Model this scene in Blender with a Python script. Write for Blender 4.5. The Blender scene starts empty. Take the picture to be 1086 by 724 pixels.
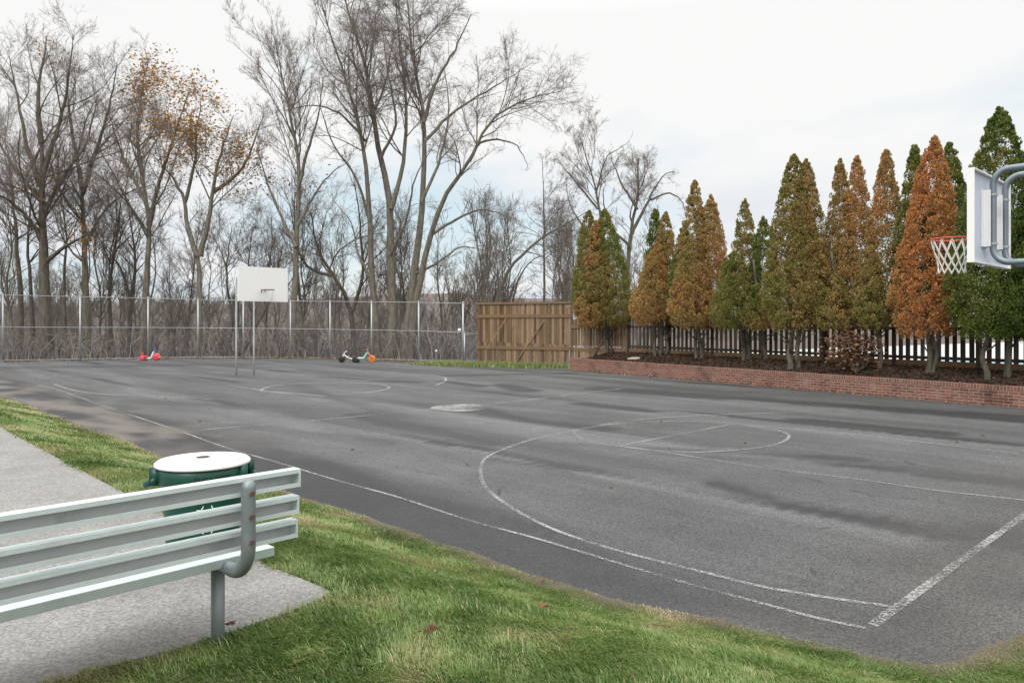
import bpy, bmesh, math, random
import numpy as np
from mathutils import Vector, Matrix

random.seed(7)
RNG = np.random.default_rng(11)
SC = bpy.context.scene
COL = SC.collection
R = math.radians

# ------------------------------------------------------------------ picture geometry
CX, YH, F, HC = 543.0, 343.0, 792.0, 2.0
def gp(px, py, z=0.0):
    d = F * (HC - z) / (py - YH)
    return np.array([(px - CX) / F * d, d, z])
def pd(px, py, Y):
    return np.array([(px - CX) / F * Y, Y, HC - (py - YH) / F * Y])
U2 = np.array([0.7215, 0.6925]); V2 = np.array([-0.6925, 0.7215])
U = Vector((U2[0], U2[1], 0)); V = Vector((V2[0], V2[1], 0)); Z = Vector((0, 0, 1))
O2 = gp(925, 665)[:2]

# ------------------------------------------------------------------ helpers
def tag(o, label=None, cat=None, group=None, kind=None):
    if label: o['label'] = label
    if cat: o['category'] = cat
    if group: o['group'] = group
    if kind: o['kind'] = kind
    return o
def empty(name, loc=(0, 0, 0), rz=0.0):
    o = bpy.data.objects.new(name, None); COL.objects.link(o)
    o.location = loc; o.rotation_euler = (0, 0, rz); o.empty_display_size = 0.2
    return o
def link(name, me, mat=None, parent=None, world=False):
    o = bpy.data.objects.new(name, me); COL.objects.link(o)
    if mat: me.materials.append(mat)
    if parent is not None:
        o.parent = parent
        if world:
            o.matrix_parent_inverse = (Matrix.Translation(parent.location) @ parent.rotation_euler.to_matrix().to_4x4()).inverted()
    return o
def npmesh(name, verts, faces, attrs=None, smooth=True, uv=None):
    """faces: list of (n,k) int arrays; attrs: {name: per-vertex float array}"""
    me = bpy.data.meshes.new(name)
    verts = np.asarray(verts, dtype=np.float32)
    faces = [np.asarray(f, dtype=np.int32) for f in faces if len(f)]
    me.vertices.add(len(verts)); me.vertices.foreach_set('co', verts.ravel())
    idx = np.concatenate([f.ravel() for f in faces])
    tot = np.concatenate([np.full(len(f), f.shape[1], dtype=np.int32) for f in faces])
    st = np.concatenate([[0], np.cumsum(tot)[:-1]]).astype(np.int32)
    me.loops.add(len(idx)); me.loops.foreach_set('vertex_index', idx)
    me.polygons.add(len(tot)); me.polygons.foreach_set('loop_start', st); me.polygons.foreach_set('loop_total', tot)
    me.polygons.foreach_set('use_smooth', np.full(len(tot), smooth, dtype=bool))
    if attrs:
        for k, a in attrs.items():
            at = me.attributes.new(k, 'FLOAT', 'POINT'); at.data.foreach_set('value', np.asarray(a, dtype=np.float32))
    if uv is not None:
        l = me.uv_layers.new(name='UVMap'); l.data.foreach_set('uv', np.asarray(uv, dtype=np.float32)[idx].ravel())
    me.update(calc_edges=True); me.validate()
    return me
def unit(a):
    return a / np.maximum(np.linalg.norm(a, axis=-1, keepdims=True), 1e-9)
def tubes(P, Rr, sides=3, cap=False):
    """P (N,K,3), Rr (N,K) -> verts, quads"""
    P = np.asarray(P, float); Rr = np.asarray(Rr, float)
    N, K, _ = P.shape
    T = unit(np.gradient(P, axis=1)) if K > 2 else unit(np.repeat((P[:, 1:] - P[:, :1]), 2, axis=1))
    ref = T[:, 0]
    a0 = np.where(np.abs(ref[:, 2:3]) < 0.9, np.array([[0, 0, 1.0]]), np.array([[1.0, 0, 0]]))
    A = np.zeros_like(P); A[:, 0] = unit(np.cross(ref, a0))
    for k_ in range(1, K):
        q_ = A[:, k_ - 1] - T[:, k_] * (A[:, k_ - 1] * T[:, k_]).sum(-1, keepdims=True); A[:, k_] = unit(q_)
    B = np.cross(T, A)
    ang = np.arange(sides) / sides * 2 * np.pi
    ring = A[:, :, None, :] * np.cos(ang)[None, None, :, None] + B[:, :, None, :] * np.sin(ang)[None, None, :, None]
    Vt = P[:, :, None, :] + ring * Rr[:, :, None, None]
    base = (np.arange(N) * K * sides)[:, None, None]
    k = (np.arange(K - 1) * sides)[None, :, None]; s = np.arange(sides)[None, None, :]; s2 = (s + 1) % sides
    q = np.stack([base + k + s, base + k + s2, base + k + sides + s2, base + k + sides + s], -1).reshape(-1, 4)
    fs = [q]
    if cap:
        b = np.arange(N)[:, None] * K * sides
        fs.append((b + np.arange(sides)[None, ::-1])); fs.append(b + (K - 1) * sides + np.arange(sides)[None, :])
    return Vt.reshape(-1, 3), fs
class Acc:
    def __init__(s): s.v = []; s.f = []; s.n = 0; s.a = []; s.u = []
    def add(s, v, fs, a=None, uv=None):
        s.v.append(np.asarray(v, float)); s.f += [np.asarray(f) + s.n for f in fs]; s.n += len(v)
        s.a.append(np.full(len(v), 0.0 if a is None else a) if np.isscalar(a) or a is None else np.asarray(a))
        s.u.append(np.zeros((len(v), 2)) if uv is None else np.asarray(uv))
        return s
    def mesh(s, name, smooth=True, attr=None, uv=False):
        return npmesh(name, np.concatenate(s.v), s.f, {attr: np.concatenate(s.a)} if attr else None, smooth, np.concatenate(s.u) if uv else None)
    def tube(s, pts, r, sides=10, a=None):
        pts = np.asarray(pts, float); r = np.full(len(pts), r) if np.isscalar(r) else np.asarray(r)
        v, f = tubes(pts[None], r[None], sides, True); return s.add(v, f, a)
    def box(s, c, ax, ay, az, hx, hy, hz, a=None):
        c = np.asarray(c, float); ax, ay, az = (np.asarray(q, float) for q in (ax, ay, az))
        v = [c + ax * hx * i + ay * hy * j + az * hz * k for k in (-1, 1) for j in (-1, 1) for i in (-1, 1)]
        f = np.array([[0, 2, 3, 1], [4, 5, 7, 6], [0, 1, 5, 4], [2, 6, 7, 3], [0, 4, 6, 2], [1, 3, 7, 5]])
        if np.dot(np.cross(ax, ay), az) < 0: f = f[:, ::-1]
        return s.add(v, [f], a)
def smooth_poly(pts, n=8):
    p = np.asarray(pts, float); out = []
    q = np.vstack([2 * p[0] - p[1], p, 2 * p[-1] - p[-2]])
    for i in range(1, len(q) - 2):
        for t in np.linspace(0, 1, n, endpoint=False):
            a, b, c, d = q[i - 1], q[i], q[i + 1], q[i + 2]
            out.append(0.5 * (2 * b + (c - a) * t + (2 * a - 5 * b + 4 * c - d) * t * t + (3 * b - a - 3 * c + d) * t ** 3))
    out.append(p[-1]); return np.array(out)
def resample(p, K):
    p = np.asarray(p, float); d = np.concatenate([[0], np.cumsum(np.linalg.norm(np.diff(p, axis=0), axis=1))])
    t = np.linspace(0, d[-1], K); return np.stack([np.interp(t, d, p[:, i]) for i in range(p.shape[1])], 1)
_nt = np.random.default_rng(3).random((256, 256))
def vnoise(x, y):
    xi = np.floor(x).astype(int); yi = np.floor(y).astype(int); fx = x - xi; fy = y - yi
    fx = fx * fx * (3 - 2 * fx); fy = fy * fy * (3 - 2 * fy)
    g = lambda i, j: _nt[i % 256, j % 256]
    return (g(xi, yi) * (1 - fx) + g(xi + 1, yi) * fx) * (1 - fy) + (g(xi, yi + 1) * (1 - fx) + g(xi + 1, yi + 1) * fx) * fy
def fbm(x, y, o=4):
    s = 0; a = 0.5; t = 0
    for i in range(o): s = s + a * vnoise(x * 2 ** i + 17 * i, y * 2 ** i + 31 * i); t += a; a *= .5
    return s / t
def sstep(a, b, x):
    t = np.clip((x - a) / (b - a), 0, 1); return t * t * (3 - 2 * t)
def inpoly(x, y, poly):
    r = np.zeros(x.shape, bool); n = len(poly)
    for i in range(n):
        x0, y0 = poly[i][:2]; x1, y1 = poly[(i + 1) % n][:2]
        c = ((y0 > y) != (y1 > y)); xx = (x1 - x0) * (y - y0) / (y1 - y0 + 1e-12) + x0
        r ^= c & (x < xx)
    return r
def polydist(x, y, line):
    d = np.full(x.shape, 1e9)
    for i in range(len(line) - 1):
        a = line[i][:2]; b = line[i + 1][:2]; ab = b - a; L = ab @ ab + 1e-12
        t = np.clip(((x - a[0]) * ab[0] + (y - a[1]) * ab[1]) / L, 0, 1)
        d = np.minimum(d, np.hypot(x - a[0] - t * ab[0], y - a[1] - t * ab[1]))
    return d

# ------------------------------------------------------------------ materials
class NT:
    def __init__(s, name):
        s.m = bpy.data.materials.new(name); s.m.use_nodes = True; s.t = s.m.node_tree; s.t.nodes.clear()
        s.out = s.n('ShaderNodeOutputMaterial')
    def n(s, typ, ins=None, **kw):
        nd = s.t.nodes.new(typ)
        for k, v in kw.items(): setattr(nd, k, v)
        for k, v in (ins or {}).items(): s.set(nd, k, v)
        return nd
    def set(s, nd, k, v):
        i = nd.inputs[k]
        if hasattr(v, 'bl_idname') and hasattr(v, 'outputs'): v = v.outputs[0]
        if isinstance(v, bpy.types.NodeSocket): s.t.links.new(v, i)
        else: i.default_value = v
    def coord(s, which='Object'): return s.n('ShaderNodeTexCoord').outputs[which]
    def mapping(s, vec, scale=(1, 1, 1), rot=(0, 0, 0), loc=(0, 0, 0)):
        return s.n('ShaderNodeMapping', {'Vector': vec, 'Scale': scale, 'Rotation': rot, 'Location': loc})
    def noise(s, vec, scale, detail=4, rough=.55, dist=0): 
        return s.n('ShaderNodeTexNoise', {'Vector': vec, 'Scale': scale, 'Detail': detail, 'Roughness': rough, 'Distortion': dist}).outputs['Fac']
    def ramp(s, fac, stops):
        r = s.n('ShaderNodeValToRGB', {'Fac': fac}); e = r.color_ramp.elements
        while len(e) < len(stops): e.new(0.5)
        for el, (p, c) in zip(e, stops):
            el.position = p; el.color = (*c, 1) if not np.isscalar(c) else (c, c, c, 1)
        return r.outputs['Color']
    def mix(s, fac, a, b, mode='MIX'):
        nd = s.n('ShaderNodeMix', data_type='RGBA', blend_type=mode, clamp_factor=True)
        for k, v in ((0, fac), (6, a), (7, b)):
            if isinstance(v, (tuple, list)) and len(v) == 3: v = (*v, 1)
            if isinstance(v, bpy.types.NodeSocket): s.t.links.new(v, nd.inputs[k])
            else: nd.inputs[k].default_value = v
        return nd.outputs[2]
    def math(s, op, a, b=0.0, c=0.0, clamp=False):
        nd = s.n('ShaderNodeMath', operation=op, use_clamp=clamp)
        for i, v in enumerate((a, b, c)): s.set(nd, i, v)
        return nd.outputs[0]
    def attr(s, name): return s.n('ShaderNodeAttribute', attribute_name=name).outputs['Fac']
    def bump(s, h, strength, dist=.01): return s.n('ShaderNodeBump', {'Height': h, 'Strength': strength, 'Distance': dist}).outputs[0]
    def princ(s, col, rough=.6, metal=0.0, normal=None, spec=.5):
        b = s.n('ShaderNodeBsdfPrincipled', {'Roughness': rough, 'Metallic': metal, 'Specular IOR Level': spec})
        s.set(b, 'Base Color', (*col, 1) if isinstance(col, tuple) and len(col) == 3 else col)
        if normal is not None: s.set(b, 'Normal', normal)
        return b.outputs[0]
    def done(s, sh): s.t.links.new(sh, s.out.inputs['Surface']); return s.m

def m_simple(name, col, rough=.6, metal=0.0, var=.15, scale=6.0, bump=.0, spec=.5):
    t = NT(name); v = t.coord()
    n = t.noise(v, scale, 5)
    c = t.mix(n, tuple(x * (1 - var) for x in col), tuple(min(1, x * (1 + var)) for x in col))
    n2 = t.noise(v, scale * 7, 3)
    r = t.math('MULTIPLY_ADD', n2, .2, rough - .1)
    return t.done(t.princ(c, r, metal, t.bump(n2, bump) if bump else None, spec))

def m_asphalt():
    t = NT('asphalt'); v = t.coord()
    rot = t.mapping(v, rot=(0, 0, -R(133.8)))
    st = t.mapping(rot, scale=(.09, .75, 1))
    big = t.noise(st, 1.0, 5, .6, .4)
    med = t.noise(v, .9, 5, .6)
    fine = t.noise(v, 42.0, 3, .7)
    agg = t.n('ShaderNodeTexVoronoi', {'Vector': v, 'Scale': 95.0}).outputs['Color']
    aggv = t.n('ShaderNodeSeparateColor', {'Color': agg}).outputs[0]
    damp = t.attr('damp'); lane = t.attr('lane'); sed = t.attr('sediment')
    c = t.ramp(big, [(.3, (.060, .061, .061)), (.48, (.084, .086, .086)), (.66, (.120, .124, .123))])
    c = t.mix(t.math('MULTIPLY_ADD', med, 2.2, -.7, True), t.mix(1.0, c, (.76, .76, .77), 'MULTIPLY'), c)
    c = t.mix(1.0, c, t.n('ShaderNodeCombineColor', {0: lane, 1: lane, 2: lane}).outputs[0], 'MULTIPLY')
    c = t.mix(damp, c, (.020, .020, .022))
    c = t.mix(sed, c, (.19, .165, .14))
    sp = t.math('MULTIPLY_ADD', aggv, 1.15, .42)
    sp2 = t.math('MULTIPLY', sp, t.math('MULTIPLY_ADD', fine, 1.1, .45))
    sc = t.n('ShaderNodeCombineColor', {0: sp2, 1: sp2, 2: sp2}).outputs[0]
    c = t.mix(1.0, c, sc, 'MULTIPLY')
    crk = t.n('ShaderNodeTexVoronoi', {'Vector': t.mapping(v, loc=(0, 0, 0)), 'Scale': .33}, feature='DISTANCE_TO_EDGE').outputs['Distance']
    wob = t.noise(v, 2.2, 4)
    ck = t.math('LESS_THAN', t.math('ADD', crk, t.math('MULTIPLY', wob, .05)), .0245)
    ck = t.math('MULTIPLY', ck, t.math('GREATER_THAN', t.noise(v, .35, 2), .50))
    c = t.mix(t.math('MULTIPLY', ck, .7), c, (.03, .03, .03))
    rough = t.math('MULTIPLY_ADD', damp, -.18, .78)
    h = t.math('ADD', t.math('MULTIPLY', aggv, .6), fine)
    return t.done(t.princ(c, rough, 0, t.bump(h, .55, .004), .4))
def m_paint(name, wear):
    t = NT(name); v = t.coord()
    n = t.noise(v, 26.0, 4, .75); n2 = t.noise(v, 1.1, 3)
    vo = t.n('ShaderNodeTexVoronoi', {'Vector': v, 'Scale': 75.0}).outputs['Distance']
    a = t.math('ADD', t.math('MULTIPLY', n, .75), t.math('MULTIPLY', n2, .5))
    a = t.math('ADD', a, t.math('MULTIPLY', vo, -.28))
    a = t.math('MULTIPLY_ADD', t.math('SUBTRACT', a, wear), 5.0, .5, True)
    c = t.mix(t.noise(v, 9.0, 3), (.23, .23, .225), (.38, .38, .37))
    sh = t.princ(c, .8)
    tr = t.n('ShaderNodeBsdfTransparent').outputs[0]
    return t.done(t.n('ShaderNodeMixShader', {0: a, 1: tr, 2: sh}).outputs[0])
def m_soil():
    t = NT('lawn_soil'); v = t.coord()
    n = t.noise(v, 3.0, 6, .65); n2 = t.noise(v, 60.0, 4, .7)
    c = t.ramp(n, [(.3, (.085, .075, .04)), (.55, (.13, .115, .065)), (.75, (.19, .165, .11))])
    e = t.attr('edge')
    c = t.mix(e, c, t.mix(n2, (.10, .08, .06), (.27, .235, .185)))
    c = t.mix(t.math('MULTIPLY_ADD', n2, 1.6, -.5, True), t.mix(1.0, c, (.6, .6, .6), 'MULTIPLY'), c)
    return t.done(t.princ(c, .95, 0, t.bump(n2, .9, .02), .2))
def m_terrain():
    t = NT('terrain_cover'); v = t.coord()
    n = t.noise(v, .35, 6, .7); n2 = t.noise(v, 6.0, 5, .7); n3 = t.noise(v, .018, 4, .6)
    c = t.ramp(n2, [(.3, (.075, .063, .056)), (.5, (.15, .125, .112)), (.7, (.24, .205, .185))])
    c = t.mix(t.math('MULTIPLY_ADD', n, 1.5, -.4, True), c, t.mix(1.0, c, (1.15, .95, .85), 'MULTIPLY'))
    c = t.mix(t.math('MULTIPLY_ADD', n3, 2.5, -1.0, True), c, (.10, .10, .105))
    return t.done(t.princ(c, .95, 0, t.bump(n2, .8, .2), .1))
def m_blade():
    t = NT('grass_blades'); a = t.attr('tint')
    c = t.ramp(a, [(0.0, (.085, .15, .03)), (.25, (.14, .225, .052)), (.45, (.215, .295, .09)), (.62, (.30, .32, .13)), (.8, (.40, .35, .185)), (1.0, (.50, .43, .27))])
    d = t.n('ShaderNodeBsdfDiffuse', {'Color': c}).outputs[0]
    tl = t.n('ShaderNodeBsdfTranslucent', {'Color': c}).outputs[0]
    m = t.n('ShaderNodeMixShader', {0: .28, 1: d, 2: tl}).outputs[0]
    g = t.n('ShaderNodeBsdfGlossy', {'Color': (1, 1, 1, 1), 'Roughness': .45}).outputs[0]
    return t.done(t.n('ShaderNodeMixShader', {0: .03, 1: m, 2: g}).outputs[0])
def m_path():
    t = NT('path_pavement'); v = t.coord()
    n = t.noise(v, 1.3, 5, .6); f = t.noise(v, 60.0, 4, .75)
    vo = t.n('ShaderNodeTexVoronoi', {'Vector': v, 'Scale': 85.0}); vc = t.n('ShaderNodeSeparateColor', {'Color': vo.outputs['Color']}).outputs[0]
    c = t.ramp(n, [(.3, (.19, .183, .174)), (.6, (.25, .243, .233)), (.8, (.285, .278, .268))])
    k = t.math('MULTIPLY_ADD', vc, .55, .70); k = t.math('MULTIPLY', k, t.math('MULTIPLY_ADD', f, 1.1, .45))
    c = t.mix(1.0, c, t.n('ShaderNodeCombineColor', {0: k, 1: k, 2: k}).outputs[0], 'MULTIPLY')
    h = t.math('ADD', vo.outputs['Distance'], f)
    return t.done(t.princ(c, .9, 0, t.bump(h, .5, .004), .25))
def m_bark(name, c0, c1, c2):
    t = NT(name); v = t.coord()
    s = t.mapping(v, scale=(1, 1, .18))
    n = t.noise(s, 9.0, 5, .7); n2 = t.noise(v, .8, 4)
    c = t.ramp(n, [(.3, c0), (.5, c1), (.72, c2)])
    c = t.mix(t.math('MULTIPLY_ADD', n2, 1.4, -.5, True), c, t.mix(1.0, c, (.85, 1.0, .75), 'MULTIPLY'))
    return t.done(t.princ(c, .95, 0, t.bump(n, .8, .03), .15))
def m_leaf(name, stops, transl=.2):
    t = NT(name); a = t.attr('tone')
    c = t.ramp(a, stops)
    d = t.n('ShaderNodeBsdfDiffuse', {'Color': c}).outputs[0]; tl = t.n('ShaderNodeBsdfTranslucent', {'Color': c}).outputs[0]
    return t.done(t.n('ShaderNodeMixShader', {0: transl, 1: d, 2: tl}).outputs[0])
def m_brick(name, bw, bh, offset):
    t = NT(name); v = t.coord('UV')
    b = t.n('ShaderNodeTexBrick', {'Vector': v, 'Scale': 1.0, 'Color1': (.265, .115, .080, 1), 'Color2': (.15, .068, .052, 1), 'Mortar': (.37, .32, .28, 1), 'Mortar Size': .0075, 'Mortar Smooth': .2, 'Bias': -.1, 'Brick Width': bw, 'Row Height': bh}, offset=offset)
    n = t.noise(v, 1.1, 5, .65); n2 = t.noise(v, 35.0, 4, .7)
    c = t.mix(t.math('MULTIPLY', n2, .5), b.outputs['Color'], t.mix(1.0, b.outputs['Color'], (.7, .62, .6), 'MULTIPLY'))
    c = t.mix(t.math('MULTIPLY_ADD', n, 5.0, -2.6, True), c, t.mix(1.0, c, (.36, .35, .37), 'MULTIPLY'))
    c = t.mix(t.math('MULTIPLY_ADD', t.noise(v, 2.3, 4), 4.0, -2.3, True), c, (.31, .23, .195))
    return t.done(t.princ(c, .9, 0, t.bump(t.math('SUBTRACT', n2, b.outputs['Fac']), .5, .006), .25))
def m_wood(name, c0, c1, c2):
    t = NT(name); v = t.coord(); a = t.attr('tone')
    s = t.mapping(v, scale=(1, 1, .06))
    n = t.noise(s, 26.0, 5, .65); n2 = t.noise(v, 1.3, 4)
    f = t.math('ADD', t.math('MULTIPLY', n, .55), t.math('MULTIPLY', a, .45))
    c = t.ramp(f, [(.25, c0), (.5, c1), (.75, c2)])
    c = t.mix(t.math('MULTIPLY_ADD', n2, 2.0, -1.0, True), c, t.mix(1.0, c, (.72, .72, .74), 'MULTIPLY'))
    return t.done(t.princ(c, .9, 0, t.bump(n, .4, .004), .2))
def m_worn(name, col, rough, metal, stain, scale=5.0):
    t = NT(name); v = t.coord(); n = t.noise(v, scale, 6, .65); n2 = t.noise(v, 38.0, 4, .7)
    sc = t.noise(t.mapping(v, scale=(1, 1, 9), rot=(.3, .2, R(43))), 30.0, 3, .6)
    c = t.mix(n2, tuple(x * .93 for x in col), tuple(min(1, x * 1.05) for x in col))
    c = t.mix(t.math('MULTIPLY_ADD', n, 3.2, -1.75, True), c, stain)
    c = t.mix(t.math('MULTIPLY_ADD', sc, 5.0, -3.4, True), c, tuple(x * .72 for x in col))
    return t.done(t.princ(c, t.math('MULTIPLY_ADD', n2, .25, rough - .1), metal))
def m_galv(name='galvanised_steel', col=(.42, .44, .45), rust=.0):
    t = NT(name); v = t.coord()
    n = t.noise(v, 22.0, 4, .6); n2 = t.noise(v, 3.0, 4)
    c = t.mix(n, tuple(x * .82 for x in col), tuple(x * 1.12 for x in col))
    c = t.mix(t.math('MULTIPLY_ADD', n2, 2, -.9, True), c, t.mix(1.0, c, (.8, .82, .85), 'MULTIPLY'))
    if rust:
        c = t.mix(t.math('MULTIPLY_ADD', t.noise(v, 11.0, 5, .75), 6, -3.9 + rust, True), c, (.17, .07, .045))
    return t.done(t.princ(c, t.math('MULTIPLY_ADD', n, .25, .38), .55))

M = dict(
    asphalt=m_asphalt(), paint=m_paint('worn_white_paint', .49), paint_thin=m_paint('faded_white_paint', .505), paint_far=m_paint('far_white_paint', .46),
    soil=m_soil(), terrain=m_terrain(), blade=m_blade(), path=m_path(),
    bark=m_bark('grey_bark', (.075, .064, .053), (.16, .14, .118), (.26, .23, .20)),
    bark_dark=m_bark('dark_bark', (.048, .041, .035), (.118, .10, .085), (.20, .172, .15)),
    bark_pale=m_bark('pale_bark', (.09, .08, .066), (.18, .16, .135), (.29, .265, .23)),
    twig=m_leaf('twig_bark', [(0, (.11, .093, .082)), (.5, (.21, .18, .162)), (1, (.31, .275, .25))], 0),
    twig_red=m_leaf('brush_twigs', [(0, (.075, .067, .062)), (.5, (.21, .187, .176)), (1, (.42, .385, .365))], 0),
    autumn=m_leaf('autumn_leaves', [(0, (.20, .09, .025)), (.5, (.38, .20, .055)), (1, (.50, .31, .11))], .35),
    brownleaf=m_leaf('withered_leaves', [(0, (.075, .048, .034)), (.5, (.18, .10, .06)), (1, (.34, .22, .14))], .2),
    arbor=m_leaf('arborvitae_sprays', [(0, (.070, .115, .030)), (.18, (.125, .165, .040)), (.34, (.215, .212, .062)), (.5, (.27, .225, .080)), (.66, (.37, .258, .108)), (.82, (.44, .268, .108)), (1, (.50, .228, .092))], .12),
    brick=m_brick('brick_courses', .225, .075, .5), brickcap=m_brick('brick_coping', .075, .4, 0.0),
    cedar=m_wood('brown_fence_wood', (.105, .063, .034), (.21, .138, .080), (.325, .228, .146)),
    cedar_pale=m_wood('pale_brace_wood', (.22, .15, .10), (.32, .23, .16), (.40, .31, .23)),
    oldwood=m_wood('dark_weathered_wood', (.045, .035, .028), (.10, .079, .064), (.19, .158, .132)),
    rusty=m_simple('rusty_bolt', (.13, .075, .055), .8, .2, .4, 30), galv_light=m_galv('light_galvanised_pole', (.62, .64, .65)), galv_blue=m_galv('grey_gooseneck_pipe', (.23, .27, .30)), galv=m_galv(), galv_pale=m_galv('pale_galvanised_steel', (.48, .50, .51)), galv_rust=m_galv('painted_grey_steel', (.25, .285, .29), .35),
    wire=m_simple('fence_wire', (.20, .20, .20), .5, .4, .1, 2),
    board=m_simple('white_board_paint', (.83, .83, .82), .45, 0, .03, 2),
    board_back=m_simple('board_back_paint', (.52, .57, .68), .45, 0, .06, 4),
    bracket=m_simple('white_bracket', (.76, .77, .78), .4, .1, .05, 6),
    rim=m_simple('orange_red_rim', (.52, .075, .05), .45, .1, .2, 20),
    rim_dull=m_simple('dull_orange_rim', (.20, .12, .09), .5, .2, .2, 20),
    net=m_simple('white_net_cord', (.72, .71, .69), .9, 0, .1, 30),
    alu=m_worn('mill_aluminium', (.65, .735, .73), .36, .3, (.52, .54, .53), 4.0),
    can=m_simple('green_plastic', (.004, .060, .040), .38, 0, .12, 8),
    alu_recess_shade=m_worn('recess_shade_aluminium', (.52, .525, .52), .55, .1, (.30, .30, .29), 5.0), lid=m_worn('white_lid_plastic', (.83, .83, .82), .42, 0, (.68, .66, .62), 6.0),
    black=m_simple('black_plastic', (.015, .015, .016), .45), white=m_simple('white_plastic', (.80, .80, .80), .4, 0, .03),
    ink=m_simple('blue_ink', (.20, .26, .36), .6), red=m_simple('red_plastic', (.62, .07, .09), .4), blue=m_simple('blue_plastic', (.02, .12, .30), .4),
    orange=m_simple('orange_plastic', (.66, .20, .06), .4), teal=m_simple('teal_plastic', (.25, .60, .55), .4), yellow=m_simple('yellow_plastic', (.62, .5, .14), .4),
    mulch=m_simple('mulch', (.050, .040, .033), .95, 0, .6, 9, 1.0, .1),
    stone=m_simple('pale_stone', (.42, .36, .29), .9, 0, .2, 8, .5, .2),
    concrete=m_simple('pale_concrete', (.43, .43, .42), .85, 0, .12, .5, .1, .3),
    water=m_simple('pool_water', (.10, .36, .46), .1, 0, .1, 1),
)

# ------------------------------------------------------------------ ground
edge_px = [(0, 420), (32, 430), (66, 444), (100, 455), (130, 466), (172, 484), (230, 500), (312, 523), (370, 542), (440, 566), (510, 590), (600, 621), (680, 641), (760, 657), (850, 678), (930, 694), (985, 704)]
EDGE = [gp(*p)[:2] for p in edge_px]
e0 = EDGE[0]; first = e0 + (e0 - EDGE[4]) / np.linalg.norm(e0 - EDGE[4]) * 60
right = [gp(1035, 692)[:2], gp(1086, 671)[:2]]
right.append(right[-1] + U2 * 1.0); right.append(right[-1] + U2 * 40)
EDGE = np.array([first] + EDGE + right)
COURT = np.vstack([EDGE, [[45, 70], [-75, 75]]])
PATH_PX = [(0, 453), (60, 485), (130, 522), (210, 563), (292, 603), (340, 622), (351, 628), (335, 638), (300, 652), (255, 667), (180, 690), (110, 708), (50, 725)]
PZ = .50
pth = [gp(px, py, PZ)[:2] for px, py in PATH_PX]
PATH = np.array([pth[0] + (pth[0] - pth[2]) / np.linalg.norm(pth[0] - pth[2]) * 45] + pth + [pth[-1] - U2 * 4, pth[-1] - U2 * 4 + V2 * 60 + np.array([-10, 0])])
def wob(x, y): return (fbm(x * 1.7, y * 1.7, 4) - .5) * .32 + (fbm(x * 9, y * 9, 2) - .5) * .10
def lawn_z(x, y, d):
    return .014 + .486 * sstep(.0, 2.05, d) + .012 * (fbm(x * 5, y * 5, 3) - .5) * sstep(.05, .4, d)
def axis(lo, hi, h): return np.arange(lo, hi + h, h)

# far terrain: one sheet to the horizon
def terr_z(x, y):
    z = np.full(x.shape, -.25)
    back = sstep(46, 75, y - .18 * np.minimum(0, x + 20) * 0)          # behind chain-link fence the ground falls
    left_side = sstep(6, -8, x)
    z = z - 3.2 * back * left_side
    r = np.hypot(x, y)
    hill = sstep(85, 190, y) * left_side * sstep(-330, -60, x) * sstep(30, -60, x)
    z = z + (7.8 + 3.0 * (fbm(x * .02 + 5, y * .02, 3) - .5)) * hill
    ridge = sstep(300, 900, y) * (1 - sstep(1500, 2600, y))
    z = z + ridge * (20 + 26 * fbm(x * .0022 + 3, y * .0022, 3)) * .8
    z = np.where(y < 46, np.minimum(z, -.25), z)
    z = np.where((r > 60) & (y < 40), -.4, z)
    return z
gx = np.sinh(np.linspace(-6.2, 6.2, 260)) * 11.5; gy = np.sinh(np.linspace(-5.2, 6.2, 300)) * 12 
X, Y = np.meshgrid(gx, gy); Zt = terr_z(X, Y)
def grid_faces(nx, ny):
    i = np.arange(nx - 1)[None, :] + np.arange(ny - 1)[:, None] * nx
    return np.stack([i, i + 1, i + nx + 1, i + nx], -1).reshape(-1, 4)
o = link('terrain', npmesh('terrain', np.stack([X, Y, Zt], -1).reshape(-1, 3), [grid_faces(len(gx), len(gy))]), M['terrain']); tag(o, kind='structure')

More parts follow.
